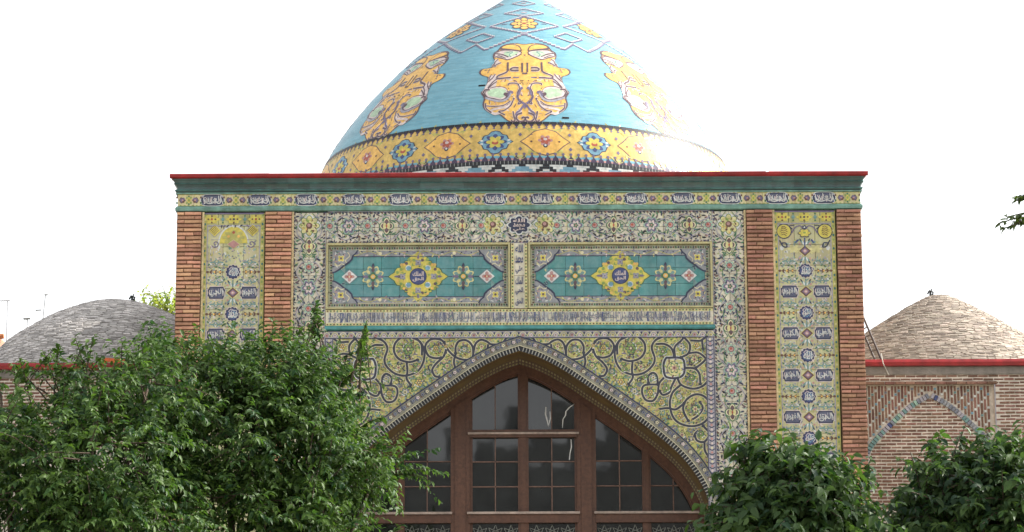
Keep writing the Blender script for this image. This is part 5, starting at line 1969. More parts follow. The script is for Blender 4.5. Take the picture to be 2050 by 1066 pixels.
def wing(sx):
    lab = ('low brick side wing with blue edged blind arch, right of the portal' if sx > 0 else
           'low brick side wing behind the leafy tree, left of the portal')
    w = thing('side_wing', lab, 'wall', (0, 0, 0), 'low brick wings beside the portal')
    xa, xb = sx * 5.105, sx * 19.0
    x0, x1 = min(xa, xb), max(xa, xb)
    # wall body; on the right the blind arch is a shallow recess between border pieces
    mb = MB()
    if sx > 0:
        fx0, fx1, fz = 5.105, 7.245, 8.125       # recess
        mb.box(fx1, x1, YWG, 12.0, 0, Z_ST0)
        mb.box(fx0, fx1, YWG, 12.0, fz, Z_ST0)
        mb.box(fx0, fx1, YWG + 0.10, 12.0, 0, fz - .001)
    else:
        mb.box(x0, x1, YWG, 12.0, 0, Z_ST0)
    mb.build('wall', M_wmort, w)
    MB().box(x0, x1, YWG - .03, 12.0, Z_ST0 + .001, Z_COP0 - .001).build('stone_band', M_stone, w)
    cp = MB()
    n = 14
    rr = random.Random(3 if sx > 0 else 4)
    zs_ = [rr.uniform(-.006, .006) for _ in range(n + 1)]
    for i in range(n):
        a, b = x0 + (x1 - x0) * i / n, x0 + (x1 - x0) * (i + 1) / n
        pr = [(-.04, Z_COP0), (-.10, Z_COP0 + .005), (-.115, Z_COP0 + .06), (-.085, Z_COP1), (.3, Z_COP1 + .01)]
        for (ya, za), (yb, zb) in zip(pr[:-1], pr[1:]):
            cp.face([(a, YWG + ya, za + zs_[i]), (b, YWG + ya, za + zs_[i + 1]), (b, YWG + yb, zb + zs_[i + 1]), (a, YWG + yb, zb + zs_[i])])
    cp.face([(x0, YWG + .3, Z_COP1 + .0), (x1, YWG + .3, Z_COP1 + .0), (x1, 12, Z_COP1), (x0, 12, Z_COP1)], 1)
    cp.build('coping', [M_red, M_roof], w)
    # brickwork
    pitch, L = 0.0515, 0.158
    rr = random.Random(17 if sx > 0 else 18)
    lst = []
    if sx > 0:
        arc = [(6.275, 7.93), (6.0, 7.765), (5.72, 7.52), (5.47, 7.27), (5.345, 7.10), (5.30, 6.9), (5.30, 6.4)]
        arcL = catmull(arc, 4)
        def half_w(z):
            zz_ = [p[1] for p in arcL][::-1]
            ww = [6.275 - p[0] for p in arcL][::-1]
            return float(np.interp(z, zz_, ww)) if z < 7.93 else 0
        z = Z_ST0 - pitch / 2
        k = 0
        while z > 6.2:
            off = (k % 2) * L / 2
            x = 5.11 - off
            while x < 7.75:
                a, b = max(x + .006, 5.108), x + L - .008
                ok = b - a > .03
                if ok:
                    m_ = (a + b) / 2
                    if m_ < 7.245 and z < fz + .01:
                        # inside the frame: only under the arch
                        hw = half_w(z) - .012
                        a2, b2 = max(a, 6.275 - hw), min(b, 6.275 + hw)
                        if b2 - a2 > .03:
                            lst.append((a2, b2, z, YWG + .091))
                    elif m_ >= 7.245:
                        a2 = max(a, 7.25)
                        if b - a2 > .03:
                            lst.append((a2, b, z, YWG - .008))
                    elif z > fz + .02:
                        lst.append((a, b, z, YWG - .008))
                x += L
            z -= pitch
            k += 1
    else:
        z = Z_ST0 - pitch / 2
        k = 0
        while z > 7.2:
            x = -7.95 - (k % 2) * L / 2
            while x < -5.3:
                lst.append((x + .006, x + L - .008, z, YWG - .008))
                x += L
            z -= pitch
            k += 1
        lst.sort(key=lambda q: (-(q[2] > 7.5), abs(q[0] + 7.3)))
    rest = MB()
    far = MB()
    for i, (a, b, z, y) in enumerate(lst):
        wq = max(round((b - a) / .012) * .012, .03)
        jz, jy, hh = rr.uniform(-.003, .003), rr.uniform(-.008, .006), pitch * rr.choice((.52, .58, .62))
        if i < 300:
            link('brick', block_mesh(wq, .03, hh, M_wbrick, .005, rr.randrange(3), .004), w, ((a + b) / 2, y + jy, z + jz))
        else:
            rest.box((a + b) / 2 - wq / 2, (a + b) / 2 + wq / 2, y + jy, y + .03, z + jz - hh / 2, z + jz + hh / 2)
    # courses beyond the picture, joined
    z = Z_ST0 - pitch / 2
    k = 0
    while z > 6.0:
        x = 7.8 + (k % 2) * L / 2 if sx > 0 else -18.5 + (k % 2) * L / 2
        e = 18.5 if sx > 0 else -8.1
        while x < e:
            rest.box(x, x + L - .014, YWG - .008, YWG + .005, z - .017, z + .017)
            x += L
        z -= pitch
        k += 1
    rest.build('far_bricks', M_wbrick, w, kind='stuff')
    if sx > 0:
        # shelf course over the recess and side edge
        sh = MB()
        x = 5.11
        while x < 7.28:
            link('shelf_brick', block_mesh(.148, .05, .042, M_wbrick, .004, rr.randrange(3), .003), w, (x + .075, YWG - .034 + rr.uniform(-.004, .004), fz + .018))
            x += .156
        # voussoirs of blue and grey glazed bricks
        cols = [glaze(c) for c in ('bluegreen', 'slate', 'greyviolet', 'cobalt', 'dusk', 'slate', 'seafoam', 'greyviolet')]
        for s2 in (-1, 1):
            for i, (p, t) in enumerate(walk(arcL, .052)):
                if p[1] < 6.5:
                    continue
                c = rr.choice(cols[:3] + cols[:3] + cols)
                o = link('voussoir', block_mesh(.078, .05, .044, c, .004), w)
                px_ = 6.275 + s2 * (6.275 - p[0]) if s2 > 0 else p[0]
                # radial long side: outward from the arch
                nx, nz = (-t[1], t[0])
                if nz < 0:
                    nx, nz = -nx, -nz
                if s2 > 0:
                    nx = -nx
                o.location = (px_ + nx * .040, YWG + .062 + rr.uniform(-.004, .004), p[1] + nz * .040)
                o.rotation_euler = (0, -math.atan2(nz, nx), 0)
        # upright bricks of the spandrels with small glazed squares between
        chips = MB()
        pw = .0505
        ncol = int((7.24 - 5.12) / pw)
        inset_c = ['slate', 'white', 'bluegreen', 'white', 'sky', 'white']
        for c in range(ncol):
            x = 5.12 + pw * (c + .5)
            z = fz - .01
            zb = None
            d = abs(x - 6.275)
            for zz_ in np.arange(7.95, 6.3, -.01):
                if half_w(zz_) + .075 >= d:
                    zb = zz_ + .075
                    break
            zb = zb if zb else 6.4
            zb = max(zb, 6.4)
            ph = ((c * 2) % 7) / 7 * .2
            first = True
            while z - .02 > zb:
                h = min((.20 - ph) if first else .165, z - zb)
                first = False
                hq = max(round((h - .01) / .02) * .02, .02)
                if h > .03:
                    link('upright_brick', block_mesh(.030, .05, hq, M_wbrick, .004, rr.randrange(2), .003), w, (x, YWG + .086 + rr.uniform(-.004, .004), z - h / 2))
                z -= h
                if z - .04 > zb:
                    m_ = rr.randrange(6)
                    chips.box(x - .017, x + .017, YWG + .083, YWG + .12, z - .034, z - .004, m_)
                    z -= .04
        chips.build('glazed_chips', [glaze(c) for c in inset_c], w, kind='stuff')
        es_ = MB()
        es_.box(7.247, 7.262, YWG - .015, YWG + .09, 0, fz - .004)
        es_.build('edge_strip', glaze('greyviolet'), w)
    return w


wing(1)
wing(-1)
sc_ = MB()
for (x, z, q) in ((-6.33, 8.52, .10), (-6.22, 8.51, .12), (-6.06, 8.50, .09)):
    sc_.face([(x - q, YWG - .10, z - .08), (x + q, YWG - .11, z - .06), (x + q * .8, YWG - .02, z + .05), (x - q * .6, YWG - .04, z + .07)])
    sc_.face([(x - q, YWG - .10, z - .08), (x - q * .6, YWG - .04, z + .07), (x - q * .9, YWG + .1, z + .02)])
o = sc_.build('crumpled_sheet', mat('faded_orange_plastic', (0.62, 0.13, 0.03), 0.45, 0.4, 12.0))
o['label'] = 'crumpled orange sheet lying on the left red coping'
o['category'] = 'plastic sheet'

# ------------------------------------------------------------------ low brick domes on the wings
def low_dome(cx, cy, prof, m_b, m_j, label, seed, stub, fall=0.0):
    d = thing('brick_dome', label, 'dome', (cx, cy, 8.5), 'low brick domes on the wings')
    rr = random.Random(seed)
    # smooth bed
    P = catmull(prof, 5)
    N = 72
    V, F = [], []
    for (z, r) in P:
        for k in range(N):
            a = 2 * PI * k / N
            V.append((r * math.cos(a), r * math.sin(a), z - 8.5))
    for j in range(len(P) - 1):
        for k in range(N):
            F.append((j * N + k, (j + 1) * N + k, (j + 1) * N + (k + 1) % N, j * N + (k + 1) % N))
    link('dome_bed', me_from('dome_bed', V, F, m_j, None, True), d)
    # courses of separate bricks, joined (too small to pick apart)
    s = [0.0]
    for i in range(1, len(P)):
        s.append(s[-1] + math.hypot(P[i][0] - P[i - 1][0], P[i][1] - P[i - 1][1]))
    V, F, T = [], [], []
    step = 0.041
    q = step / 2
    while q < s[-1] - .02:
        z, r = np.interp(q, s, [p[0] for p in P]), np.interp(q, s, [p[1] for p in P])
        z2, r2 = np.interp(q + .01, s, [p[0] for p in P]), np.interp(q + .01, s, [p[1] for p in P])
        tz, tr = z2 - z, r2 - r
        l = math.hypot(tz, tr) or 1
        tz, tr = tz / l, tr / l
        nz, nr = tr * -1, tz
        if nr < 0 and nz < 0:
            nz, nr = -nz, -nr
        if nz < 0:
            nz, nr = -nz, -nr
        Lb = 0.135
        n = max(5, int(2 * PI * r / Lb))
        ph = rr.uniform(0, 6.28)
        for k in range(n):
            if rr.random() < .05:
                continue
            a = ph + 2 * PI * (k + rr.uniform(-.08, .08)) / n
            ha = 2 * PI / n * .5 * rr.uniform(.80, .92)
            hs = step * .5 * rr.uniform(.62, .86)
            h = .006 + rr.uniform(-.005, .009)
            b0 = len(V)
            for (da, ds, hh) in ((-1, -1, -.02), (1, -1, -.02), (1, 1, -.02), (-1, 1, -.02), (-.94, -.85, h), (.94, -.85, h), (.94, .85, h), (-.94, .85, h)):
                rad = r + tr * ds * hs + nr * hh
                zz_ = z + tz * ds * hs + nz * hh
                V.append((rad * math.cos(a + da * ha), rad * math.sin(a + da * ha), zz_ - 8.5))
            for f in ((4, 5, 6, 7), (0, 1, 5, 4), (1, 2, 6, 5), (2, 3, 7, 6), (3, 0, 4, 7)):
                F.append(tuple(b0 + i for i in f))
            T += [rr.random()] * 5
        q += step
    me = me_from('bricks', V, F, m_b)
    at_ = me.attributes.new('tint', 'FLOAT', 'FACE')
    at_.data.foreach_set('value', T)
    bm = bmesh.new()
    bm.from_mesh(me)
    bmesh.ops.recalc_face_normals(bm, faces=bm.faces[:])
    bm.to_mesh(me)
    bm.free()
    link('bricks', me, d, kind='stuff')
    # stub of ironwork and rag on the tip
    mb = MB()
    zt = prof[-1][0] - 8.5
    sxo = stub
    mb.tube([(sxo, 0, zt - .12), (sxo, 0, zt + .06), (sxo + .03, 0, zt + .12)], [.03, .02, .012], 6)
    mb.tube([(sxo - .05, 0, zt + .03), (sxo - .02, -.01, zt + .085), (sxo + .045, -.01, zt + .06), (sxo + .03, -.01, zt - .0)], .018, 5)
    mb.build('finial_stub', mat('dark_iron', (0.04, 0.045, 0.045), 0.6, 0.3, 12), d)
    return d


M_db1 = mat('tan_dome_brick', (0.45, 0.395, 0.335), 0.9, 0.3, 5.0, spec=0.12, attr='tint', obj_var=0.42, hue_var=0.015, second=(0.35, 0.295, 0.25), bump=.3)
M_dj1 = mat('tan_dome_mortar', (0.36, 0.30, 0.245), 0.95, 0.3, 8.0, spec=.1)
M_db2 = mat('grey_dome_brick', (0.56, 0.53, 0.505), 0.92, 0.3, 5.0, spec=0.12, attr='tint', obj_var=0.35, hue_var=0.01, second=(0.44, 0.415, 0.40), bump=.3)
M_dj2 = mat('grey_dome_mortar', (0.33, 0.31, 0.29), 0.95, 0.3, 8.0, spec=.1)
YD = 6.0
low_dome(7.16, YD, [(8.45, 2.62), (8.8, 2.40), (9.2, 1.97), (9.5, 1.55), (9.72, 1.22), (9.95, .86), (10.12, .58), (10.25, .34), (10.33, .16), (10.345, .02)],
         M_db1, M_dj1, 'tan conical brick dome on the right wing beside the ladder', 5, -.14)
low_dome(-6.86, YD, [(8.45, 2.42), (8.9, 2.28), (9.25, 2.06), (9.5, 1.84), (9.72, 1.55), (9.95, 1.18), (10.12, .82), (10.24, .48), (10.30, .2), (10.31, .02)],
         M_db2, M_dj2, 'grey weathered brick dome on the left wing above the tree', 6, .28)

# ------------------------------------------------------------------ ladder on the right wing roof
t = thing('ladder', 'dark thin ladder leaning on the right side of the portal', 'ladder', (5.5, 2.2, 8.5))
M_iron = mat('rusty_dark_metal', (0.065, 0.05, 0.045), 0.7, 0.4, 14)
a0, a1 = at(1766, 724, 1.95), at(1727, 632, 1.95)
b0, b1 = at(1753, 724, 2.35), at(1729, 668, 2.35)
def loc_(p, o):
    return (p[0] - o[0], p[1] - o[1], p[2] - o[2])
o_ = (5.5, 2.2, 8.5)
ext = a1 + (a1 - a0) * .0
b1x = b0 + (b1 - b0) * 1.45
for (p, q) in ((a0, ext), (b0, b1x)):
    p2 = p - (q - p).normalized() * .1
    MB().tube([loc_(p2, o_), loc_(q, o_)], .017, 6).build('rail', M_iron, t)
for k in range(6):
    f = .08 + k * .17
    MB().tube([loc_(a0.lerp(ext, f), o_), loc_(b0.lerp(b1x, f), o_)], .010, 5).build('rung', M_iron, t)
cb = MB().tube([tuple(at(1764, 708, 1.37)), tuple(at(1768, 728, 1.355)), tuple(at(1775, 742, 1.455)), tuple(at(1780, 752, 1.465))], .008, 5)
o = cb.build('cable', mat('white_cable', (.6, .58, .52), .6, .1, 10))
o['label'] = 'thin white cable hanging over the right red coping below the ladder'
o['category'] = 'cable'

# ------------------------------------------------------------------ house, aerials and tree beyond the left wing
hs = thing('tile_roofed_house', 'distant house with orange tiled roof at the left edge', 'house', (-13.0, 26, 0))
M_hw = mat('house_plaster', (.42, .36, .30), .9, .2, 3)
M_rt = mat('orange_roof_tile', (.52, .22, .10), .85, .25, 12, obj_var=.2, attr='tint')
zr = at(10, 700, 24).z
mb = MB().box(-3, .55, -1.6, 6, 0, zr - .05)
mb.build('wall', M_hw, hs)
# roof slope in rows of tiles
rf = MB()
rf.face([(-3.1, -1.9, zr - .05), (.75, -1.9, zr - .05), (.35, .4, zr + .68), (-3.1, .4, zr + .68)])
rf.face([(.75, -1.9, zr - .05), (.75, 6, zr - .05), (.35, 4, zr + .68), (.35, .4, zr + .68)])
rf.face([(-3.1, .4, zr + .68), (.35, .4, zr + .68), (.35, 4, zr + .68), (-3.1, 4, zr + .68)])
rf.build('roof', mat('roof_bed', (.30, .15, .09), .9, .2, 9), hs)
tl = MB()
for j in range(9):
    y0 = -1.92 + j * .255
    z0 = zr - .03 + j * .081
    xe = .75 - j * .044
    x = -3.1
    while x < xe - .1:
        tl.tube([(x, y0, z0 + .02), (x, y0 + .27, z0 + .10)], [.062, .05], 6)
        x += .125
tl.build('roof_tiles', M_rt, hs, kind='stuff')
rg = MB()
for k in range(26):
    x = -3.1 + k * .135
    rg.tube([(x, .4, zr + .72), (x + .15, .4, zr + .74)], [.075, .062], 6)
rg.build('ridge_tiles', M_rt, hs, kind='stuff')

M_al = mat('grey_aerial_metal', (.30, .30, .31), .5, .1, 10)
def aerial(label, px, py0, py1, Y, lean, arm, armpy, thick, extra=None):
    p0, p1 = at(px, py0, Y), at(px + lean, py1, Y)
    t = thing('tv_aerial', label, 'aerial', tuple(p0), 'television aerials left of the portal')
    g = p1 - p0
    MB().tube([(0, 0, -2.5), tuple(g)], .012, 5).build('mast', M_al, t)
    for (pa, pb, py, th) in arm:
        a, b = at(pa, py, Y) - p0, at(pb, py - 1, Y) - p0
        MB().tube([tuple(a), tuple(b)], th * .7, 5).build('boom', M_al, t)
        n = 5
        for k in range(n):
            c = a.lerp(b, (k + .5) / n)
            MB().tube([(c.x, c.y - .12, c.z), (c.x, c.y + .12, c.z)], th * .3, 4).build('element', M_al, t)
    return t
aerial('tall thin aerial over the orange roof, at the far left', 15, 668, 602, 25, 0, [(0, 20, 603, .016)], 603, .02)
aerial('short aerial with thick flat head left of the grey dome', 51, 672, 638, 22, 4, [(47, 61, 639, .030)], 639, .03)
aerial('tallest slanting aerial touching the outline of the grey dome', 67, 664, 592, 20, 24, [(71, 83, 622, .016), (89, 96, 591, .014)], 622, .02)

# ------------------------------------------------------------------ trees
def leaf_material(name, c1, c2, trans=0.35, rough=0.5):
    m = bpy.data.materials.new(name)
    m.use_nodes = True
    nt = m.node_tree
    b = nt.nodes['Principled BSDF']
    b.inputs['Roughness'].default_value = rough
    b.inputs['Specular IOR Level'].default_value = 0.26
    a = nt.nodes.new('ShaderNodeAttribute')
    a.attribute_name = 'tint'
    r = nt.nodes.new('ShaderNodeValToRGB')
    r.color_ramp.elements[0].color = (*c1, 1)
    r.color_ramp.elements[1].color = (*c2, 1)
    e = r.color_ramp.elements.new(0.93)
    e.color = (c2[0] * 1.7, c2[1] * 1.35, c2[2], 1)
    r.color_ramp.elements[1].position = 0.75
    nt.links.new(a.outputs['Fac'], r.inputs[0])
    nt.links.new(r.outputs[0], b.inputs['Base Color'])
    tr = nt.nodes.new('ShaderNodeBsdfTranslucent')
    mul = nt.nodes.new('ShaderNodeMix')
    mul.data_type = 'RGBA'
    mul.blend_type = 'MULTIPLY'
    mul.inputs[0].default_value = 1
    mul.inputs[7].default_value = (1.25, 1.5, .5, 1)
    nt.links.new(r.outputs[0], mul.inputs[6])
    nt.links.new(mul.outputs[2], tr.inputs['Color'])
    mx = nt.nodes.new('ShaderNodeMixShader')
    mx.inputs[0].default_value = trans
    nt.links.new(b.outputs[0], mx.inputs[1])
    nt.links.new(tr.outputs[0], mx.inputs[2])
    nt.links.new(mx.outputs[0], nt.nodes['Material Output'].inputs['Surface'])
    return m


M_leafL = leaf_material('plum_leaf', (0.018, 0.052, 0.018), (0.052, 0.108, 0.034), .32)
M_leafR = leaf_material('lilac_leaf', (0.017, 0.047, 0.022), (0.044, 0.092, 0.038), .32, .5)
M_leafP = leaf_material('poplar_leaf', (0.12, 0.19, 0.05), (0.26, 0.33, 0.11), .45)
M_leafD = leaf_material('dark_far_leaf', (0.02, 0.045, 0.02), (0.06, 0.10, 0.03), .3)
M_bark = mat('grey_brown_bark', (.085, .062, .045), .95, .35, 12, bump=.6)
# folded leaf: 8 points along a midrib with two side rows, a little curled
LV = np.array([(0, 0, 0), (.30, .42, .10), (.30, -.42, .10), (.32, 0, 0.0), (.68, .34, .04), (.68, -.34, .04), (.68, 0, -.07), (1.0, 0, -.22)], float)
LF = [(0, 3, 1), (0, 2, 3), (1, 3, 6, 4), (3, 2, 5, 6), (4, 6, 7), (6, 5, 7)]


def leaf_mesh_from(P, D, Nn, L, Wd, tint, m, name):
    """P base points, D directions, Nn approximate face normals, L lengths, Wd widths (numpy)"""
    D = D / np.linalg.norm(D, axis=1, keepdims=True)
    S_ = np.cross(D, Nn)
    S_ /= np.linalg.norm(S_, axis=1, keepdims=True) + 1e-9
    Nz = np.cross(S_, D)
    V = (P[:, None] + LV[None, :, 0:1] * (D * L[:, None])[:, None] + LV[None, :, 1:2] * (S_ * Wd[:, None])[:, None] + LV[None, :, 2:3] * (Nz * L[:, None])[:, None])
    n = len(P)
    V = V.reshape(-1, 3)
    loops, starts, tot = [], [], []
    off = np.arange(n) * 8
    pat = [i for f in LF for i in f]
    lens = [len(f) for f in LF]
    loops = (off[:, None] + np.array(pat)[None]).ravel()
    tot = np.tile(lens, n)
    starts = np.concatenate([[0], np.cumsum(tot)[:-1]])
    me = bpy.data.meshes.new(name)
    me.vertices.add(len(V))
    me.vertices.foreach_set('co', V.astype(np.float32).ravel())
    me.loops.add(len(loops))
    me.loops.foreach_set('vertex_index', loops.astype(np.int32))
    me.polygons.add(len(tot))
    me.polygons.foreach_set('loop_start', starts.astype(np.int32))
    me.polygons.foreach_set('loop_total', tot.astype(np.int32))
    me.polygons.foreach_set('use_smooth', np.ones(len(tot), bool))
    me.materials.append(m)
    a = me.attributes.new('tint', 'FLOAT', 'FACE')
    a.data.foreach_set('value', np.repeat(tint, len(LF)).astype(np.float32))
    me.update(calc_edges=True)
    me.validate()
    return me


def unit(v):
    return v / (np.linalg.norm(v, axis=-1, keepdims=True) + 1e-9)


def tree(name, label, cat, base, blobs, n_twigs, leaf_len, leaf_w, m_leaf, seed, sprigs=(), droop=.55, group=None, n_single=110, trunk_r=.13, per=15):
    """blobs: (x, y, z, rx, ry, rz) crown masses; sprigs: (tip point, length, direction) reaching past the crown"""
    rg = np.random.default_rng(seed)
    rr = random.Random(seed)
    t = thing(name, label, cat, tuple(base), group)
    B = np.array(base)
    bl = np.array(blobs, float)
    # trunk and limbs
    top = bl[:, :3].mean(0)
    tm_ = MB()
    c0 = np.array([base[0], base[1], 0.0])
    fork = c0 * .55 + np.array([top[0], top[1], 0]) * .45 + np.array([0, 0, top[2] * .42])
    mid = (c0 + fork) / 2 + np.array([rr.uniform(-.12, .12), rr.uniform(-.12, .12), 0])
    tm_.tube([tuple(c0 - B), tuple(mid - B), tuple(fork - B)], [trunk_r * 1.25, trunk_r, trunk_r * .8], 8)
    tm_.build('trunk', M_bark, t, smooth=True)
    for b in bl:
        e = b[:3]
        m1 = fork * .5 + e * .5 + rg.normal(0, .15, 3)
        MB().tube([tuple(fork - B - np.array([0, 0, .05])), tuple(m1 - B), tuple(e + np.array([0, 0, b[5] * .55]) - B)], [trunk_r * .55, trunk_r * .35, trunk_r * .10], 6).build('limb', M_bark, t, smooth=True)
    # twig starts, spread through the blobs' outer parts
    wts = bl[:, 3] * bl[:, 4] * bl[:, 5]
    wts = (wts ** .75) / (wts ** .75).sum()
    idx = rg.choice(len(bl), n_twigs, p=wts)
    d = unit(rg.normal(0, 1, (n_twigs, 3)))
    rad = rg.uniform(.25, 1.0, n_twigs) ** .42
    c = bl[idx, :3]
    P0 = c + d * rad[:, None] * bl[idx, 3:6]
    # lumps: drop twigs in hollows of a smooth 3-D wave field
    f = (np.sin(P0[:, 0] * 5.1 + seed) * np.sin(P0[:, 2] * 6.3 + 1.7 * seed) + np.sin(P0[:, 0] * 2.3 + P0[:, 2] * 3.1 + P0[:, 1] * 2.0))
    keep = f + rg.normal(0, .45, n_twigs) > -1.05
    P0, d, idx = P0[keep], d[keep], idx[keep]
    dirs = unit(d * .8 + rg.normal(0, .45, d.shape) + np.array([0, -.15, -.30 * droop + .25]))
    tl_ = rg.uniform(.22, .62, len(P0)) * (leaf_len / .09) ** .4
    # explicit sprigs
    if len(sprigs):
        sp0 = np.array([np.array(s_[0]) - np.array(s_[2]) / np.linalg.norm(s_[2]) * s_[1] for s_ in sprigs])
        sd = unit(np.array([s_[2] for s_ in sprigs], float))
        sl = np.array([s_[1] for s_ in sprigs])
    def leaves_on(P0, dirs, tl_, per):
        n = len(P0)
        tt = (np.arange(per)[None] + rg.uniform(-.3, .3, (n, per))) / per
        side = np.where((np.arange(per) % 2)[None] == 0, 1., -1.) * np.ones((n, 1))
        sag = np.array([0, 0, -1.0])
        base_p = P0[:, None] + dirs[:, None] * (tl_[:, None] * tt)[..., None] + sag * ((tt ** 2) * tl_[:, None] * .35 * droop)[..., None]
        lat = unit(np.cross(dirs, np.array([0, 0, 1.0])) + rg.normal(0, .15, dirs.shape))
        ld = lat[:, None] * side[..., None] * .75 + dirs[:, None] * .55 + sag * droop * rg.uniform(.3, 1.5, (n, per))[..., None] + rg.normal(0, .28, (n, per, 3))
        nn = np.array([0, -.35, 1.0]) + rg.normal(0, .42, (n, per, 3)) + ld * .0
        L = leaf_len * rg.uniform(.45, 1.35, (n, per))
        tint = np.clip(rg.normal(.40, .22, (n, 1)) + rg.normal(0, .21, (n, per)) + tt * .15, 0, 1)
        return base_p.reshape(-1, 3), ld.reshape(-1, 3), nn.reshape(-1, 3), L.ravel(), tint.ravel()
    bp, ld, nn, L, ti = leaves_on(P0, dirs, tl_, per)
    me = leaf_mesh_from(bp - B, ld, nn, L, L * leaf_w, ti, m_leaf, 'foliage')
    link('foliage', me, t, kind='stuff')
    # twigs carrying the outer leaves
    tw = MB()
    for i in range(0, len(P0), max(1, len(P0) // 260)):
        q = P0[i] - B
        e = q + dirs[i] * tl_[i] + np.array([0, 0, -tl_[i] * .35 * droop])
        tw.tube([tuple(q - dirs[i] * .25), tuple(q * .5 + e * .5 + np.array([0, 0, .02])), tuple(e)], [.009, .006, .003], 4)
    tw.build('twigs', M_bark, t, kind='stuff')
    if len(sprigs):
        sw = MB()
        protos = []
        for k in range(5):
            p_ = np.zeros((1, 3))
            protos.append(leaf_mesh_from(p_, np.array([[1.0, 0, 0]]), np.array([[0, 0, 1.0]]), np.array([1.0]), np.array([leaf_w]), np.array([.2 + .17 * k]), m_leaf, 'leaf'))
        done = 0
        more = []
        for i in range(len(sprigs)):
            n_l = max(12, int(sl[i] / (leaf_len * .19)))
            bp, ld, nn, L, ti = leaves_on(sp0[i:i + 1], sd[i:i + 1], sl[i:i + 1], n_l)
            e = sp0[i] + sd[i] * sl[i] + np.array([0, 0, -sl[i] * .35 * droop])
            sw.tube([tuple(sp0[i] - sd[i] * .3 - B), tuple(sp0[i] * .5 + e * .5 - B + np.array([0, 0, .03])), tuple(e - B)], [.011, .007, .003], 4)
            for q in range(len(bp)):
                D = Vector(ld[q]).normalized()
                N_ = Vector(nn[q])
                S_ = D.cross(N_).normalized()
                Z_ = S_.cross(D)
                M4 = Matrix(((D.x, S_.x, Z_.x, 0), (D.y, S_.y, Z_.y, 0), (D.z, S_.z, Z_.z, 0), (0, 0, 0, 1)))
                if done < n_single:
                    o = link('leaf', protos[min(4, int(ti[q] * 5))], t, tuple(bp[q] - B), M4.to_euler(), (L[q],) * 3)
                    done += 1
                else:
                    more.append((bp[q], ld[q], nn[q], L[q], ti[q]))
        if more:
            m_ = [np.array([x[k] for x in more]) for k in range(5)]
            link('sprig_leaves', leaf_mesh_from(m_[0] - B, m_[1], m_[2], m_[3], m_[3] * leaf_w, m_[4], m_leaf, 'sprig_leaves'), t, kind='stuff')
        sw.build('sprig_stems', M_bark, t, kind='stuff')
    return t


def blob(px, py, Y, rpx, rpy, ry):
    p = at(px, py, Y)
    k = (Y + 40) / 5500
    return (p.x, p.y, p.z, rpx * k, ry, rpy * k)
def spr(px, py, Y, ln, dx, dz):
    p = at(px, py, Y)
    return (tuple(p), ln, (dx, random.Random(px * 7 + py).uniform(-.5, .2), dz))


YA, YB = -10.5, -9.0
pA = at(120, 900, YA)
tree('fruit_tree', 'leafy green tree at the left edge in front of the grey dome', 'tree', (pA.x - .2, YA, 0),
     [blob(60, 935, YA, 150, 110, 1.0), blob(0, 820, YA, 55, 65, .6), blob(215, 825, YA + .2, 95, 62, .7), blob(150, 800, YA + .2, 40, 50, .5), blob(190, 940, YA - .3, 180, 140, 1.1), blob(300, 800, YA + .3, 95, 75, .8),
      blob(60, 1080, YA, 200, 130, 1.2), blob(250, 1100, YA, 180, 130, 1.2)],
     2500, .082, .52, M_leafL, 3,
     [spr(85, 690, YA, .34, -.3, .9), spr(40, 705, YA, .45, -.2, 1), spr(120, 672, YA, .5, .1, 1), spr(190, 652, YA, .5, .15, 1), spr(288, 678, YA, .5, .2, 1), spr(258, 690, YA, .4, -.3, .9), spr(110, 690, YA, .30, .5, .75), spr(150, 658, YA, .45, -.2, .95), spr(175, 672, YA, .40, .35, .9), spr(205, 700, YA, .36, .4, .8), spr(245, 668, YA, .42, .05, 1), spr(20, 715, YA, .34, -.6, .7), spr(5, 730, YA, .3, -.8, .5), spr(235, 720, YA, .3, -.3, .8), spr(60, 725, YA, .25, -.5, .6), spr(140, 700, YA, .3, -.6, .6), spr(270, 700, YA, .3, .5, .7)],
     n_single=150, group='green trees in front of the left half')
pB = at(520, 900, YB)
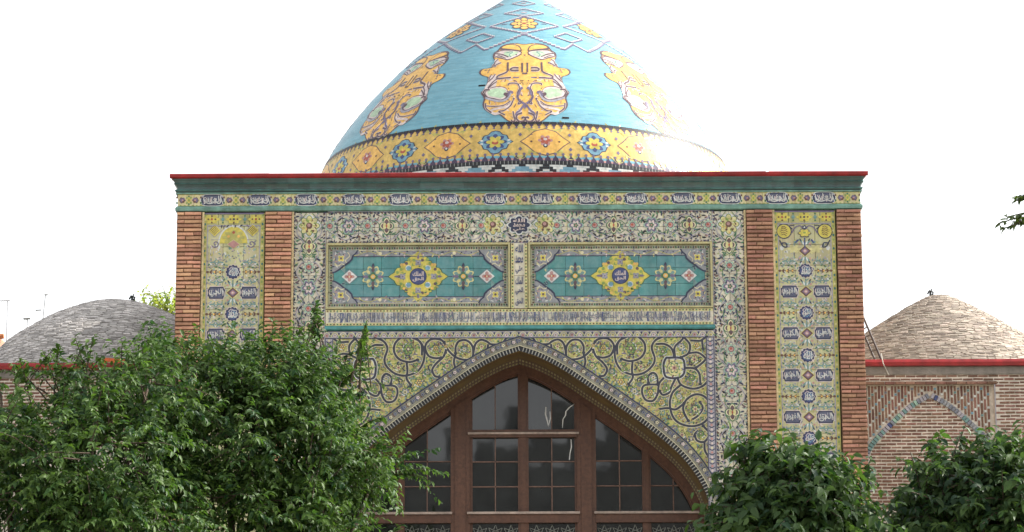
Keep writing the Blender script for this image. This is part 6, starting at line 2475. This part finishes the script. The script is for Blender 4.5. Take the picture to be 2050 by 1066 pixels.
tree('fruit_tree', 'large leafy tree covering the left pier and the window corner', 'tree', (pB.x, YB, 0),
     [blob(350, 770, YB, 90, 78, .8), blob(440, 775, YB, 90, 80, .8), blob(560, 775, YB, 90, 85, .9), blob(630, 775, YB, 48, 62, .7), blob(500, 880, YB - .3, 170, 130, 1.2), blob(625, 905, YB - .2, 95, 110, 1.0),
      blob(690, 945, YB, 65, 50, .7), blob(765, 930, YB, 45, 26, .45), blob(420, 1050, YB - .2, 230, 130, 1.3), blob(620, 1050, YB, 110, 110, 1.1)],
     3700, .080, .52, M_leafL, 8,
     [spr(332, 652, YB, .45, .1, 1), spr(380, 662, YB, .5, .2, 1), spr(432, 664, YB, .5, -.15, 1), spr(500, 648, YB, .55, .05, 1), spr(520, 664, YB, .5, -.3, .9), spr(603, 645, YB, .5, .2, 1), spr(680, 662, YB, .5, .25, 1), spr(712, 715, YB, .45, .5, .8), spr(770, 820, YB, .45, .8, .5), spr(452, 690, YB, .4, .4, .8), spr(745, 760, YB, .4, .7, .6), spr(355, 668, YB, .35, .5, .8), spr(310, 672, YB, .3, -.6, .7), spr(395, 690, YB, .3, .2, .9), spr(470, 675, YB, .35, .1, .9), spr(545, 655, YB, .4, .1, 1), spr(575, 668, YB, .35, .5, .8),
      spr(632, 588, YB, .55, .12, 1), spr(630, 600, YB + .1, .4, -.15, 1), spr(640, 606, YB - .1, .4, .35, 1), spr(626, 640, YB, .4, -.1, 1), spr(645, 645, YB, .4, .3, .9), spr(730, 645, YB + .1, .45, -.1, 1), spr(738, 650, YB, .4, .3, 1), spr(722, 690, YB, .4, 0, 1), spr(622, 622, YB, .35, -.35, .9), spr(642, 628, YB, .3, .4, .9), spr(655, 680, YB, .35, .5, .8), spr(735, 628, YB, .50, .22, 1), spr(728, 668, YB, .35, .1, .95), spr(742, 690, YB, .3, .5, .7), spr(700, 690, YB, .4, .2, .9),
      spr(893, 929, YB, .55, 1, .12), spr(865, 950, YB, .45, 1, -.1), spr(830, 940, YB, .4, 1, .2), spr(800, 882, YB, .4, 1, .35), spr(785, 905, YB, .4, 1, .25), spr(790, 990, YB, .35, .9, -.3), spr(800, 1040, YB, .3, .4, .9), spr(755, 850, YB, .3, .7, .6), spr(740, 730, YB, .3, .8, .4), spr(760, 990, YB, .3, .8, -.5), spr(735, 780, YB, .3, .9, .3)],
     n_single=290, group='green trees in front of the left half')
YC, YE = -13.0, -12.0
pC = at(1560, 980, YC)
tree('lilac_bush', 'dark large leaved bush in front of the right pier', 'shrub', (pC.x, YC, 0),
     [blob(1528, 985, YC, 34, 66, .5), blob(1585, 995, YC, 58, 60, .6), blob(1645, 1005, YC, 44, 48, .5), blob(1512, 1060, YC, 34, 60, .5), blob(1590, 1080, YC, 100, 95, .8), blob(1675, 1070, YC, 40, 50, .5)],
     1150, .115, .60, M_leafR, 12,
     [spr(1500, 850, YC, .4, .1, 1), spr(1470, 885, YC, .35, -.4, .9), spr(1530, 862, YC, .35, .3, .9), spr(1575, 868, YC, .35, -.1, 1), spr(1625, 880, YC, .35, .2, .9), spr(1690, 905, YC, .35, .3, .9), spr(1440, 930, YC, .35, -.7, .6), spr(1410, 1005, YC, .35, -.9, .2), spr(1405, 1035, YC, .35, -.9, .1), spr(1600, 880, YC, .35, .1, 1), spr(1520, 900, YC, .35, -.4, 1), spr(1640, 900, YC, .4, .3, 1), spr(1715, 950, YC, .35, .5, .8), spr(1490, 865, YC, .4, 0, 1), spr(1745, 890, YC, .45, .3, 1), spr(1742, 930, YC, .35, .4, .8), spr(1660, 905, YC, .3, -.2, .9), spr(1545, 890, YC, .3, 0, 1), spr(1450, 950, YC, .3, -.7, .5)],
     droop=.75, n_single=150, per=13, trunk_r=.09, group='dark bushes in front of the right half')
pD = at(1920, 980, YE)
tree('lilac_bush', 'dark large leaved bush in front of the blind arch at the right edge', 'shrub', (pD.x, YE, 0),
     [blob(1900, 978, YE, 52, 55, .6), blob(1985, 978, YE, 58, 60, .7), blob(2050, 972, YE, 66, 66, .7), blob(1850, 1030, YE, 38, 45, .5), blob(1910, 1070, YE, 120, 70, .9), blob(2030, 1060, YE, 110, 110, .9)],
     1150, .112, .58, M_leafR, 14,
     [spr(1858, 862, YE, .38, -.2, 1), spr(1882, 852, YE, .35, .2, 1), spr(1925, 850, YE, .42, .1, 1), spr(1950, 868, YE, .35, .3, .9), spr(1990, 855, YE, .4, .1, 1), spr(2035, 850, YE, .35, .2, 1), spr(1835, 900, YE, .35, -.5, .8), spr(1800, 960, YE, .3, -.7, .5), spr(1785, 995, YE, .3, -.8, .3), spr(1965, 900, YE, .3, -.1, 1), spr(1815, 935, YE, .3, -.6, .6)],
     droop=.7, n_single=140, per=13, trunk_r=.09, group='dark bushes in front of the right half')
YP = 18.0
pp = at(310, 640, YP)
tree('poplar_tree', 'yellow green tree rising behind the grey dome and the portal', 'tree', (pp.x, YP, 0),
     [blob(305, 650, YP, 26, 40, .6), blob(342, 655, YP, 30, 55, .7), blob(285, 690, YP, 40, 50, .7)],
     420, .10, .6, M_leafP, 19,
     [spr(286, 577, YP, .5, -.1, 1), spr(312, 583, YP, .5, .05, 1), spr(338, 588, YP, .5, .1, 1), spr(268, 600, YP, .4, -.5, .8)],
     droop=.1, n_single=40, per=12)
YR = -14.0
pr_ = at(2380, 600, YR)
tree('overhanging_tree', 'tree outside the frame with dark branch tips entering at the right edge', 'tree', (pr_.x, YR, 0),
     [blob(2260, 430, YR, 110, 150, 1.0), blob(2330, 560, YR, 130, 150, 1.0), blob(2420, 420, YR, 150, 160, 1.2)],
     700, .085, .5, M_leafD, 23,
     [spr(1996, 428, YR, .50, -1, -.04), spr(2006, 438, YR, .5, -1, -.1), spr(2012, 418, YR, .40, -1, .1), spr(2030, 378, YR, .38, -.9, .3), spr(2036, 388, YR, .35, -1, -.05), spr(2025, 433, YR, .45, -1, -.1), spr(2040, 425, YR, .4, -1, .1), spr(2046, 380, YR, .3, -1, .2)],
     droop=.6, n_single=110, per=12)
# a plain block of flats across the courtyard: its dark outline shows in the upper panes
op = thing('opposite_building', 'plain brick building across the courtyard, seen only as reflections', 'building', (0, -62, 0))
mb = MB().box(-24, 24, -8, 0, 0, 15.4).box(-24, -2.6, -8, -.3, 15.4, 15.9).box(-1.9, -1.0, -3, -2.2, 15.4, 17.3).box(0.4, 1.2, -3, -2.2, 15.4, 16.6).box(2.2, 24, -6, -.3, 15.4, 16.8)
mb.build('wall', mat('far_wall', (.20, .205, .205), .9, .2, 1.0), op)
